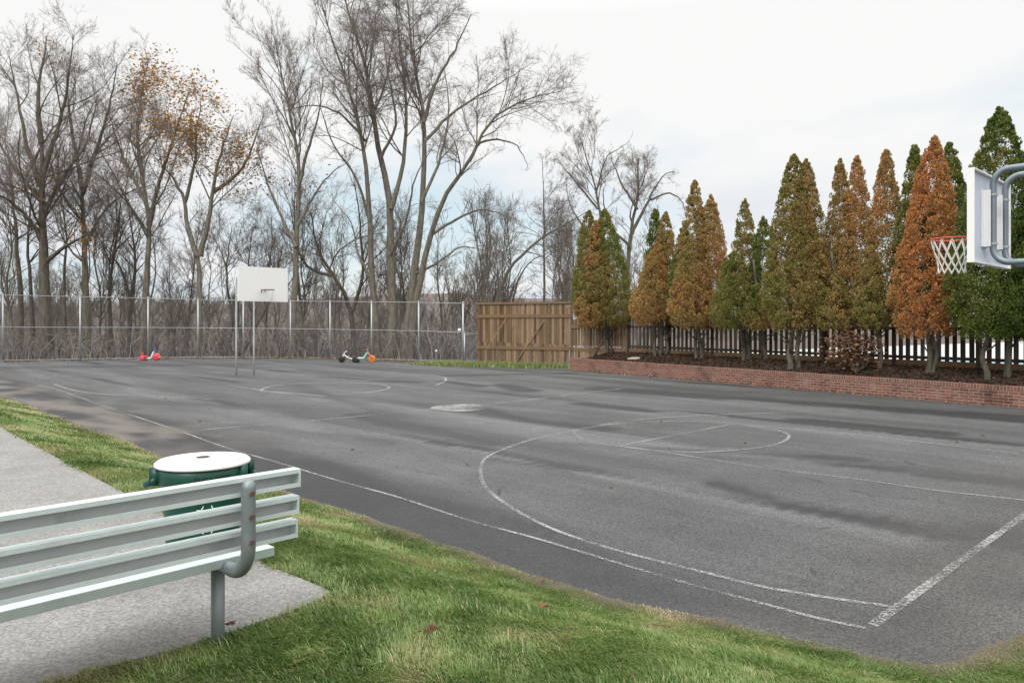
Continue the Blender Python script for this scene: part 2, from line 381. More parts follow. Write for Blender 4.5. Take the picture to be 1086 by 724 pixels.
# the court: one sheet, its worn and damp places carried by attributes
ax_, ay_ = axis(-46, 26, .16), axis(2.5, 47, .16)
X, Y = np.meshgrid(ax_, ay_)
S_ = (X - O2[0]) * V2[0] + (Y - O2[1]) * V2[1]; B_ = (X - O2[0]) * U2[0] + (Y - O2[1]) * U2[1]
wx = (fbm(S_ * .5, B_ * .9 + 40, 4) - .5) * 1.5
def streak(p0, p1, w, a):
    q0 = gp(*p0)[:2]; q1 = gp(*p1)[:2]; d = polydist(X, Y, [q0, q1])
    ln = q1 - q0; t = ((X - q0[0]) * ln[0] + (Y - q0[1]) * ln[1]) / (ln @ ln)
    return a * (1 - sstep(.35 * w, w, d + wx * w * .9)) 
damp = np.zeros_like(X)
for p0, p1, w, a in [((508, 433), (560, 446), .55, .85), ((560, 446), (640, 455), .45, .7), ((620, 428), (690, 436), .5, .75), ((690, 480), (820, 488), .3, .3), ((655, 474), (600, 470), .3, .3),
                     ((690, 475), (905, 487), .28, .5), ((835, 536), (1000, 568), .34, .95), ((760, 512), (850, 540), .3, .55), ((850, 446), (1000, 459), .5, .75), ((880, 492), (960, 498), .22, .5),
                     ((520, 487), (640, 500), .32, .5), ((1000, 505), (1086, 512), .5, .4), ((640, 412), (1086, 444), .9, .62), ((560, 396), (800, 420), .7, .3), ((400, 404), (440, 405), .5, .6), ((470, 404), (510, 409), .5, .8), ((530, 408), (560, 414), .5, .7),
                     ((300, 398), (380, 402), .3, .5), ((480, 398), (600, 396), .9, .5), ((0, 390), (260, 386), 1.6, .35), ((140, 425), (250, 432), .5, .3), ((310, 408), (420, 442), .4, .3), ((380, 440), (520, 470), .45, .42), ((250, 450), (400, 470), .5, .3), ((1010, 600), (1086, 560), .8, .32), ((960, 668), (1086, 590), .6, .3)]:
    damp = np.maximum(damp, streak(p0, p1, w, a))
near = B_ + .33 * wx
damp = np.maximum(damp, .55 * (1 - sstep(.05, 1.15, near)) * sstep(-3, 9, S_) * (.55 + .9 * fbm(S_ * .6, B_ * 2, 3)) + .18 * (1 - sstep(.0, .7, near)))
# paving lanes laid along the sideline: each lane is worn pale on its near side and holds water along the seam
seams = np.array([-1.0, 2.6, 5.6, 9.3, 12.9, 16.5, 20.1, 24.0, 28.0, 60.0]); bw = B_ + .16 * (fbm(S_ * .7, S_ * 0 + 3, 3) - .5) + .10 * (fbm(S_ * 2.5, B_ * 2.5, 2) - .5)
li_ = np.clip(np.searchsorted(seams, bw.ravel()).reshape(bw.shape) - 1, 0, len(seams) - 2); pl = np.clip((bw - seams[li_]) / np.minimum(seams[li_ + 1] - seams[li_], 3.8), 0, 1)
lane = .74 + .46 * pl ** .85 + .22 * (fbm(S_ * .25 + li_ * 9, B_ * .7, 3) - .5)
lane = 1 + (lane - .98) * (1 - .45 * sstep(9, 18, S_))
lane *= 1 - .30 * (1 - sstep(-.1, 1.3, S_ + wx * .7)) 
lane *= 1 - .22 * sstep(9.5, 15, B_) * (1 - sstep(6, 16, S_))
wet = (1 - sstep(.0, .17, pl)) * (li_ > 0) * np.clip(fbm(S_ * .22 + li_ * 5.3, li_ * 3.1 + S_ * 0, 3) * 4.2 - 1.75, 0, 1)
damp = np.maximum(damp, .85 * wet)
damp = np.clip(1.35 * (damp * (.75 + 1.1 * fbm(S_ * 1.3, B_ * 4.5, 4)) - .06), 0, 1)
sed = .62 * (1 - sstep(-.2, 1.7, B_ + wx * .9 + .3)) * sstep(7.5, 13, S_) * np.clip(fbm(S_ * .8, B_ * 3.2, 5) * 4.2 - 1.65, 0, 1)
sed = np.maximum(sed, .28 * (1 - sstep(0, 1.5, S_ + wx)) * fbm(S_ * 1.5, B_ * 1.5, 3))
ZZ = .0 + .0 * X
fc = grid_faces(len(ax_), len(ay_))
cxm = (X + .08).reshape(-1)[fc[:, 0]]; cym = (Y + .08).reshape(-1)[fc[:, 0]]
ok = inpoly(cxm, cym, COURT) | (polydist(cxm, cym, EDGE) < .35)
ok &= cym < 44.6 + np.where(cxm > -12, -(cxm + 12) * .45, 0) + np.where(cxm < -19, (cxm + 19) * .6, 0)
o = link('court', npmesh('court', np.stack([X, Y, ZZ], -1).reshape(-1, 3), [fc[ok]], {'damp': damp.ravel(), 'sediment': sed.ravel(), 'lane': lane.ravel()}), M['asphalt']); tag(o, kind='structure')

# painted lines
def ribbon(acc, px, w, n=8, sm=True, z=.004):
    p = np.array([gp(*q)[:2] for q in px])
    if sm and len(p) > 2: p = smooth_poly(p, n)
    p = resample(p, max(6, int(np.linalg.norm(np.diff(p, axis=0), axis=1).sum() / .25)))
    t = unit(np.gradient(p, axis=0)); nrm = np.stack([-t[:, 1], t[:, 0]], 1)
    j = (fbm(p[:, 0] * 1.3, p[:, 1] * 1.3, 2) - .5)[:, None] * w * .25
    a = p + nrm * (w / 2 + j); b = p - nrm * (w / 2 - j * .6)
    m = len(p); v = np.zeros((2 * m, 3)); v[:m, :2] = a; v[m:, :2] = b; v[:, 2] = z
    i = np.arange(m - 1); acc.add(v, [np.stack([i + m, i + m + 1, i + 1, i], 1)])
L1 = Acc(); L2 = Acc(); L3 = Acc()
ribbon(L1, [(925, 663), (1086, 545.5)], .075)
ribbon(L1, [(1086, 545.5), (1160, 491.5)], .07)
ribbon(L1, [(918, 666), (899, 663), (858, 653), (795, 636), (740, 621.6), (669, 601), (569, 571), (502, 553), (422, 527), (360, 510), (300, 492), (238, 474), (193, 458), (115, 432), (60, 413), (40, 408)], .042, z=.0042)
ribbon(L1, [(944, 643), (874, 633), (807, 622), (759, 610), (702, 596), (645, 581), (602, 567), (569, 553), (536, 534), (514, 515), (510, 496), (521, 482), (564, 466), (610, 456), (623, 453), (670, 445.5), (725, 441.4), (781, 439), (860, 436.4)], .052, z=.0046)
ribbon(L1, [(655, 473), (625, 468), (612, 462), (611, 457), (640, 451), (672, 448), (725, 446.5), (778, 449.7), (825, 456.6), (837, 463.5), (815, 473), (753, 479), (703, 478), (655, 473)], .06, z=.005)
ribbon(L1, [(655, 473), (775, 450)], .05, z=.0054)
ribbon(L2, [(778, 449.7), (841, 455), (908, 461), (1013, 473), (1086, 482), (1160, 492)], .07, z=.0058)
ribbon(L2, [(655, 473), (720, 482), (803, 495), (908, 508), (992, 520), (1086, 530.5), (1170, 541)], .055, z=.0062)
ribbon(L2, [(193, 458), (240, 453.6), (299, 449), (428, 437), (490, 431), (514, 428.6), (560, 424), (662, 411.6)], .075, z=.0066)
ribbon(L3, [(240, 408), (278, 414), (319, 418), (345, 420)], .09, z=.007)
ribbon(L3, [(319, 418), (290, 416), (277, 413.5), (299, 408), (358, 405.5), (399, 407.5), (413, 411), (395, 415.5), (355, 418.5)], .09, z=.0074)
ribbon(L3, [(408, 400), (440, 397), (466, 399), (473, 403), (462, 409)], .09, z=.0074)
ribbon(L3, [(57, 407.3), (77, 413.6), (110, 418), (155, 420), (199, 421.7), (225, 424)], .09, z=.0078)
ribbon(L3, [(0, 402), (110, 397), (210, 395), (330, 390)], .10, z=.0082)
c0 = gp(487, 432.5)[:2]; th = np.linspace(0, 2 * np.pi, 28, endpoint=False)
rr = 1 + .25 * (vnoise(np.cos(th) * 2 + 9, np.sin(th) * 2 + 4) - .5)
v = [[c0[0], c0[1], .0086]] + [[c0[0] + .62 * q * np.cos(a), c0[1] + .75 * q * np.sin(a), .0086] for a, q in zip(th, rr)]
L1.add(v, [np.array([[0, 1 + i, 1 + (i + 1) % 28] for i in range(28)])])
tag(link('painted_lines', L1.mesh('painted_lines', False), M['paint']), kind='structure')
tag(link('far_painted_lines', L3.mesh('far_painted_lines', False), M['paint_far']), kind='structure')
tag(link('faded_painted_lines', L2.mesh('faded_painted_lines', False), M['paint_thin']), kind='structure')

# lawn ground
ax_, ay_ = axis(-24, 15.5, .065), axis(-5, 28, .065)
X, Y = np.meshgrid(ax_, ay_)
out = ~inpoly(X, Y, COURT); d = polydist(X, Y, EDGE) * np.where(out, 1, -1)
dd = d + wob(X, Y) * .6
pin = inpoly(X, Y, PATH); dp = polydist(X, Y, np.vstack([PATH, PATH[:1]])) * np.where(pin, -1, 1)
Zl = lawn_z(X, Y, np.maximum(d, 0)) * sstep(-.03, .05, dd) - .03 * (1 - sstep(-.12, .0, dd))
Zl = np.where(dp + wob(X, Y) * .25 < .0, Zl - .05, Zl)
edg = 1 - sstep(.02, .2, dd) + .6 * (1 - sstep(.0, .14, dp))
fc = grid_faces(len(ax_), len(ay_)); keep = (dd.reshape(-1)[fc] > -.14).all(1)
o = link('lawn', npmesh('lawn', np.stack([X, Y, Zl], -1).reshape(-1, 3), [fc[keep]], {'edge': np.clip(edg, 0, 1).ravel()}), M['soil']); tag(o, kind='structure')
# path slab
v = np.hstack([PATH, np.full((len(PATH), 1), PZ + .004)]); n = len(PATH); v2 = v - np.array([0, 0, .12])
bm = bmesh.new(); vs = [bm.verts.new(q) for q in v]; bm.faces.new(vs); 
lo = [bm.verts.new(q) for q in v2]
for i in range(n): bm.faces.new((vs[i], lo[i], lo[(i + 1) % n], vs[(i + 1) % n]))
bmesh.ops.recalc_face_normals(bm, faces=bm.faces); me = bpy.data.meshes.new('path'); bm.to_mesh(me); bm.free()
tag(link('path', me, M['path']), kind='structure')

# grass blades
def blades(n, xlo, xhi, ylo, yhi, hmin, hmax, w, rng, cond):
    x = rng.uniform(xlo, xhi, n); y = rng.uniform(ylo, yhi, n)
    k = cond(x, y); x, y = x[k], y[k]
    o_ = ~inpoly(x, y, COURT); d = polydist(x, y, EDGE) * np.where(o_, 1, -1); dd = d + wob(x, y) * .6
    dp = polydist(x, y, np.vstack([PATH, PATH[:1]])) * np.where(inpoly(x, y, PATH), -1, 1)
    den = fbm(x * 2.3 + 9, y * 2.3, 4)
    k = (dd > .015 + .13 * rng.random(len(x)) ** 2.5) & (dp + wob(x, y) * .3 > rng.normal(0, .02, len(x))) & (rng.random(len(x)) < .35 + 1.5 * den)
    x, y, d, dd, dp = x[k], y[k], d[k], dd[k], dp[k]; n = len(x)
    z = lawn_z(x, y, np.maximum(d, 0)) - .01
    patch = fbm(x * 1.1 + 3, y * 1.1 + 8, 4); p2 = fbm(x * 4.5, y * 4.5 + 50, 3)
    far = sstep(7, 12, y)
    tint = .25 + 1.1 * (patch - .5) + .8 * (p2 - .5) + .17 * far + rng.normal(0, .09, n) + .30 * (1 - sstep(.03, .3, dd)) + .16 * (1 - sstep(0, .25, dp))
    dead = rng.random(n) < .06 + .06 * far; tint = np.where(dead, rng.uniform(.65, 1, n), tint)
    h = rng.uniform(hmin, hmax, n) * (.55 + .9 * fbm(x * 3, y * 3 + 20, 3)) * (.55 + .45 * sstep(.05, .4, dd))
    a = rng.uniform(0, 2 * np.pi, n) * .6 + 4 * fbm(x * 2, y * 2 + 5, 2); lean = rng.uniform(.45, 1.5, n)
    dirx, diry = np.cos(a), np.sin(a); ww = w * rng.uniform(.7, 1.3, n) * np.maximum(1, y / 6)
    b = np.stack([x, y, z], 1); sd = np.stack([-diry, dirx, np.zeros(n)], 1) * ww[:, None] / 2
    t1 = np.stack([dirx * np.sin(lean * .5), diry * np.sin(lean * .5), np.cos(lean * .5)], 1)
    t2 = np.stack([dirx * np.sin(lean * 1.2), diry * np.sin(lean * 1.2), np.cos(lean * 1.2)], 1)
    m = b + t1 * (h * .55)[:, None]; tip = m + t2 * (h * .5)[:, None]
    v = np.stack([b - sd, b + sd, m + sd * .8, m - sd * .8, tip], 1).reshape(-1, 3)
    i = np.arange(n)[:, None] * 5
    return v, [i + np.array([[0, 1, 2, 3]]), i + np.array([[3, 2, 4]])], np.repeat(np.clip(tint, 0, 1), 5)
G = Acc(); rg = np.random.default_rng(5)
fr = lambda x, y: (np.abs(x) < y * .73 + .3)
fr2 = lambda x, y: ~fr(x, y) & (np.hypot(x, y) < 16)
for n, box, hh, w in [(520000, (-3.0, 4.4, 2.9, 5.6), (.024, .052), .0046), (300000, (-6.2, 4.8, 5.4, 8.2), (.024, .052), .0055), (170000, (-9.8, -1.0, 8.0, 13.5), (.028, .06), .007), (110000, (-17, -6, 12.5, 23), (.03, .07), .010)]:
    v, f, a = blades(n, *box, *hh, w, rg, fr); G.add(v, f, a)
for n, box, hh, w in [(160000, (-6, 7, -1.5, 6), (.03, .06), .007), (110000, (4.5, 15, 2, 14), (.03, .06), .009)]:      # the lawn just beside the view
    v, f, a = blades(n, *box, *hh, w, rg, fr2); G.add(v, f, a)
for k in range(260):      # taller tufts in the lawn
    x0, y0 = rg.uniform(-2, 3), rg.uniform(3.2, 6.5)
    v, f, a = blades(46, x0 - .05, x0 + .05, y0 - .05, y0 + .05, .05, .095, .005, rg, fr)
    if len(v): G.add(v, f, np.clip(a + .12, 0, 1))
tag(link('grass', G.mesh('grass', True, 'tint'), M['blade']), 'short mown lawn grass, green with straw coloured patches, beside the court', 'grass', kind='stuff')

# verge by the far fence: rough grass and leaf litter
G = Acc()
def scatter_line(pts, n, spread, rng):
    p = resample(np.array(pts), 200); i = rng.integers(0, 200, n); q = p[i] + rng.normal(0, spread, (n, p.shape[1])) * np.array([1, .8, .0])[:p.shape[1]]
    return q
def flakes(q, size, rng, tone):
    n = len(q); a = unit(rng.normal(0, 1, (n, 3)) * np.array([1, 1, .45])); b = unit(np.cross(a, rng.normal(0, 1, (n, 3))))
    s = size * rng.uniform(.6, 1.4, n)[:, None]
    v = np.stack([q - a * s, q + b * s * .6, q + a * s, q - b * s * .6], 1).reshape(-1, 3)
    return v, [np.arange(n)[:, None] * 4 + np.array([[0, 1, 2, 3]])], np.repeat(tone, 4)
vl = scatter_line([gp(452, 386.3), gp(500, 388), gp(600, 390)], 6500, .36, rg); n = len(vl)
h = rg.uniform(.08, .28, n); a = rg.uniform(0, 6.28, n); sd = np.stack([np.cos(a), np.sin(a), 0 * a], 1) * .022
tip = vl + np.stack([rg.normal(0, .08, n), rg.normal(0, .08, n), h], 1)
vv = np.stack([vl - sd, vl + sd, tip], 1).reshape(-1, 3)
G.add(vv, [np.arange(n)[:, None] * 3 + np.array([[0, 1, 2]])], np.repeat(np.clip(rg.normal(.5, .16, n), 0, 1), 3))
tag(link('verge_grass', G.mesh('verge_grass', True, 'tint'), M['blade']), 'rough yellow green grass along the foot of the far fences', 'grass', kind='stuff')
G = Acc()
for pts, n, s in [([gp(0, 384.5), gp(150, 381), gp(250, 380)], 700, .3), ([gp(250, 380), gp(330, 380), gp(440, 384)], 1500, .4), ([gp(440, 384.5), gp(500, 386), gp(600, 390)], 500, .5), ([gp(620, 394), gp(850, 413), gp(1090, 434)], 260, .3)]:
    q = scatter_line(pts, n, s, rg); q[:, 2] = .03 + rg.uniform(0, .05, n); G.add(*flakes(q, .045, rg, rg.uniform(.2, 1, n)))
n = 420; x = rg.uniform(-12, 4, n); y = rg.uniform(3, 17, n); d_ = polydist(x, y, EDGE); k_ = (~inpoly(x, y, COURT)) & (polydist(x, y, np.vstack([PATH, PATH[:1]])) > .05) & (~inpoly(x, y, PATH)) & (d_ < 2.6)
x, y, d_ = x[k_], y[k_], d_[k_]; G.add(*flakes(np.stack([x, y, lawn_z(x, y, d_) + .022], 1), .016, rg, rg.uniform(.2, 1, len(x))))
n = 260; x = rg.uniform(-14, 12, n); y = rg.uniform(6, 30, n); k_ = inpoly(x, y, COURT); x, y = x[k_], y[k_]; G.add(*flakes(np.stack([x, y, np.full(len(x), .012)], 1), .014, rg, rg.uniform(.3, 1, len(x))))
tag(link('leaf_litter', G.mesh('leaf_litter', False, 'tone'), M['brownleaf']), 'brown leaf litter drifted along the fence and wall, with small bits on lawn and court', 'leaf litter', kind='stuff')

# individual fallen leaves
def leaf_mesh(seed):
    r = np.random.default_rng(seed); pts = []; n = 5
    for k in range(n * 2):
        a = k / (n * 2) * 2 * np.pi; rad = (.055 if k % 2 == 0 else .022) * r.uniform(.8, 1.25)
        pts.append([rad * np.cos(a), rad * np.sin(a), .012 * r.random() + .014 * np.sin(a * 2)])
    v = [[0, 0, .022]] + pts; f = [[0, 1 + i, 1 + (i + 1) % 10] for i in range(10)]
    st = [[-.004, 0, .02], [.004, 0, .02], [.01, -.09, .004]]
    return npmesh('leaf', np.array(v + st), [np.array(f + [[11, 12, 13]])], {'tone': np.full(14, r.uniform(.1, .7))}, False)
leaves = [((455, 677), PZ * .96, 'curled brown leaf on the lawn, nearer of two there', 1.15), ((576, 652), PZ * .85, 'curled pinkish brown leaf on the lawn close to the court edge', 1.1),
          ((245, 672), PZ, 'brown leaf lying in the grass beside the bench post', .8),
          ((374, 477), 0, 'pale dry leaf on the asphalt left of the three point arc', 1.0), ((648, 517), 0, 'dry leaf on the asphalt inside the three point arc', .8),
          ((791, 470), 0, 'tan leaf lying inside the near free throw circle', 1.0), ((701, 447), 0, 'tan leaf at the back of the free throw circle', .9), ((1014, 469), 0, 'dry leaf on the faded lane line near the right backboard', 1.0),
          ((1042, 462), 0, 'dry leaf on the asphalt beyond the lane line, at far right', 1.0), ((796, 416), 0, 'tan leaf on the asphalt in front of the brick wall', 1.2), ((212, 447), 0, 'pale leaf on the asphalt by the half court line', 1.3), ((175, 423), 0, 'pale leaf on the far left of the court', 1.5)]
for k, (p, z, lab, s) in enumerate(leaves):
    q = gp(*p, z); o = link('fallen_leaf', leaf_mesh(50 + k), M['brownleaf']); o.location = (q[0], q[1], (z + .05) if z else .006); o.rotation_euler = (.2, .1, k * 1.7); s *= .72; o.scale = (s, s, s)
    tag(o, lab, 'leaf', 'fallen leaves')

# ------------------------------------------------------------------ bench
W = Vector((.686, .727, 0)).normalized(); FW = Vector((-W.y, W.x, 0))
post = gp(231, 680, PZ); B0 = Vector((post[0], post[1], PZ))
bench = empty('park_bench', B0); tag(bench, 'aluminium plank park bench with grey pipe bracket, seen from behind on the path', 'bench')
BK = .898
def zf(z): return HC - (HC - z) * BK
def channel(acc, c, top, h, dep, t0, t1, thick=.005, lip=.019):
    """C channel along W, open towards -FW; c = offset along FW of its web"""
    e = B0.xy.to_3d(); e.z = 0
    def P(t, f, z): q = e + W * t + FW * f; return np.array([q.x, q.y, z])
    c, top, h = c * BK, zf(top), h * BK
    prof = [(0, 0), (-dep, 0), (-dep, -lip), (-dep + thick, -lip), (-dep + thick, -thick), (-thick, -thick), (-thick, -h + thick), (-dep + thick, -h + thick), (-dep + thick, -h + lip), (-dep, -h + lip), (-dep, -h), (0, -h)]
    n = len(prof); v = [P(t, c + f, top + z) for t in (t0, t1) for f, z in prof]
    i = np.arange(n); q = np.stack([i, (i + 1) % n, n + (i + 1) % n, n + i], 1)
    caps = [[0, 1, 2, 3, 4], [0, 4, 5], [0, 5, 6, 11], [11, 6, 7], [11, 7, 8, 9, 10]]
    fs = [q] + [np.array([[n + j for j in reversed(c_)]]) for c_ in caps] + [np.array([c_]) for c_ in caps]
    acc.add(v, fs)
T0, T1 = -2.9, .275
for k, (top, off, t1) in enumerate([(1.232, -.225, T1), (1.088, -.210, T1), (.958, -.195, T1)]):
    a = Acc(); channel(a, off, top, .093, .060, T0, t1); 
    e = B0 + W * (t1 + .002) + FW * (off * BK - .032)
    a.box((e.x, e.y, zf(top - .0465)), W, FW, Z, .004, .031, .0425)
    o = link('back_plank', a.mesh('back_plank', False), M['alu'], bench, True); o.data.materials.append(M['alu_recess_shade']); o.data.polygons[5].material_index = 1  # web face: shade inside the channel painted as a darker grey
def solid_plank(off, top, wd):
    a = Acc(); e = B0 + W * ((T0 + T1) / 2 - .02) + FW * (off + wd / 2) * BK; a.box((e.x, e.y, zf(top) - .022), W, FW, Z, (T1 - T0) / 2 - .02, wd / 2 * BK, .022)
    me = a.mesh('seat_plank', False); o = link('seat_plank', me, M['alu'], bench, True)
    b = o.modifiers.new('bevel', 'BEVEL'); b.width = .004; b.segments = 2
solid_plank(-.115, .795, .235); solid_plank(.13, .795, .235)
for dt in (0.0, -2.0):
    pb = B0 + W * dt
    a = Acc(); a.tube([(pb.x, pb.y, .3), (pb.x, pb.y, zf(.752))], .031, 20); link('post', a.mesh('post'), M['galv_rust'], bench, True)
    # J shaped bracket: upright behind the back, bending forward under the seat
    up = []
    def Q(f, z): q = pb + FW * f * BK; return (q.x, q.y, zf(z))
    fb = -.332
    for z in (1.185, 1.10, 1.0, .93): up.append(Q(fb, z))
    for ang in np.linspace(0, math.pi / 2, 9): up.append(Q(fb + .155 * (1 - math.cos(ang)), .90 - .155 * math.sin(ang)))
    up += [Q(-.10, .745), Q(.02, .745), Q(.32, .745)]
    up = [Q(fb + .012, 1.214), Q(fb, 1.205)] + up
    r = np.full(len(up), .0315); r[0] = .02; r[1] = .030
    a = Acc(); a.tube(up, r, 22); br = link('bracket', a.mesh('bracket'), M['galv_rust'], bench, True)
    for z in (1.165, 1.05, .925):
        q = Q(fb - .033, z); a = Acc(); a.tube([q, tuple(np.array(q) - np.array(FW) * .012)], .012, 6)
        bo = link('bolt', a.mesh('bolt', False), M['rusty'], br); bo.matrix_parent_inverse = Matrix.Identity(4)
    a = Acc(); a.box(Q(-.01, .756), W, FW, Z, .05, .06, .006); link('mounting_plate', a.mesh('mounting_plate', False), M['galv'], bench, True)

# ------------------------------------------------------------------ litter bin
Yc = 4.72; c = pd(215.5, 487, Yc); bz = PZ + .006; bin_ = empty('litter_bin', (c[0], c[1], bz)); tag(bin_, 'round dark green plastic litter bin with white lid beside the bench', 'bin')
ztop = c[2] - bz; bin_.scale = (.985, .985, 1)
def lathe(prof, n=48):
    th = np.arange(n) / n * 2 * np.pi; v = np.array([[r * np.cos(a), r * np.sin(a), z] for r, z in prof for a in th]); m = len(prof)
    i = np.arange(m - 1)[:, None] * n; s = np.arange(n)[None, :]; s2 = (s + 1) % n
    return v, [np.stack([i + s, i + s2, i + n + s2, i + n + s], -1).reshape(-1, 4)]
a = Acc(); a.add(*lathe([(.0, .0), (.208, .0), (.214, .02), (.244, .52), (.247, .56), (.256, .565), (.262, .60), (.264, ztop - .125), (.272, ztop - .12), (.272, ztop - .018), (.258, ztop - .015), (.252, ztop - .06), (.0, ztop - .08)], 64))
link('body', a.mesh('body'), M['can'], bin_)
a = Acc(); a.add(*lathe([(.0, ztop + .012), (.045, ztop + .012), (.045, ztop + .016), (.235, ztop + .010), (.272, ztop + .004), (.286, ztop - .008), (.289, ztop - .022), (.282, ztop - .024), (.272, ztop - .012), (.0, ztop - .012)], 64))
lid = link('lid', a.mesh('lid'), M['lid'], bin_)
a = Acc(); a.add(*lathe([(0, ztop + .0175), (.042, ztop + .0175), (.042, ztop + .016)], 28)); link('lid_hole', a.mesh('lid_hole'), M['black'], lid)
for ang in (R(193), R(8)):      # the two moulded handles
    d_ = Vector((math.cos(ang), math.sin(ang), 0)); s_ = Vector((-d_.y, d_.x, 0)); a = Acc()
    pts = []
    for q in np.linspace(-1, 1, 13):
        e = d_ * (.252 + .078 * (1 - abs(q) ** 3)) + s_ * (.115 * q); pts.append((e.x, e.y, ztop - .095 - .045 * (1 - q * q)))
    a.tube(pts, .022, 10)
    for q in (-.105, .105):
        e = d_ * .259 + s_ * q; a.box((e.x, e.y, ztop - .075), d_, s_, Z, .035, .012, .055)
    link('handle', a.mesh('handle'), M['can'], bin_)
# writing and marks on the bin face the camera
fx = math.atan2(-c[1], -c[0])
def on_body(ang, z, r): return Vector((math.cos(ang) * r, math.sin(ang) * r, z))
a = Acc()
for k in range(6):              # ring of white chevron arrows
    a = Acc()
    kc = R(60 * k + 30)
    for sgn in (-1, 1):
        v = []
        for (s0, s1) in ((0, .009), (.022, .009)):
            for dz in (-s1 / 2, s1 / 2):
                rr_ = .070 + (s0 * .8) + dz; aa = kc + R(30) * 0 + sgn * s0 / .082
                x_, z_ = rr_ * math.sin(aa), rr_ * math.cos(aa)
                rad = .2128 + (.308 + z_) * .060 + .004
                v.append(tuple(on_body(fx + .10 - x_ * -1 / rad, (.308 + z_), rad)))
        a.add(v, [np.array([[0, 1, 3, 2]])])
    link('arrow_mark', a.mesh('arrow_mark', False), M['white'], bin_)

def text_mesh(txt, size, ext):
    cu = bpy.data.curves.new('lettering', 'FONT'); cu.body = txt; cu.size = size; cu.extrude = ext; cu.align_x = 'CENTER'
    ob = bpy.data.objects.new('lettering', cu); COL.objects.link(ob); dg = bpy.context.evaluated_depsgraph_get(); dg.update()
    me = bpy.data.meshes.new_from_object(ob.evaluated_get(dg)); bpy.data.objects.remove(ob); me.materials.clear(); return me
me = text_mesh("BRUTE", .062, .0); rad = .2745
for vtx in me.vertices:
    x_, z_ = vtx.co.x, vtx.co.y; p = on_body(fx + .22 + x_ * 1.25 / rad, ztop - .105 + z_, rad); vtx.co = p
link('lettering', me, M['black'], bin_)
me = text_mesh("Conner", .075, .0)
for vtx in me.vertices:
    x_, y_ = vtx.co.x, vtx.co.y; aa = fx + .62 + x_ * 1.3 / .25; rr_ = .268 - y_ * .9; vtx.co = Vector((math.cos(aa) * rr_, math.sin(aa) * rr_, ztop + .0215 - (rr_ - .19) * .11))
link('handwriting', me, M['ink'], lid)
a = Acc(); v = []
for dz in (-.03, .03):
    for q in (-1, 1): v.append(tuple(on_body(fx + 1.10 + q * .05, ztop - .075 + dz, .285)))
a.add(v, [np.array([[0, 1, 3, 2]])]); link('sticker', a.mesh('sticker', False), M['white'], bin_)

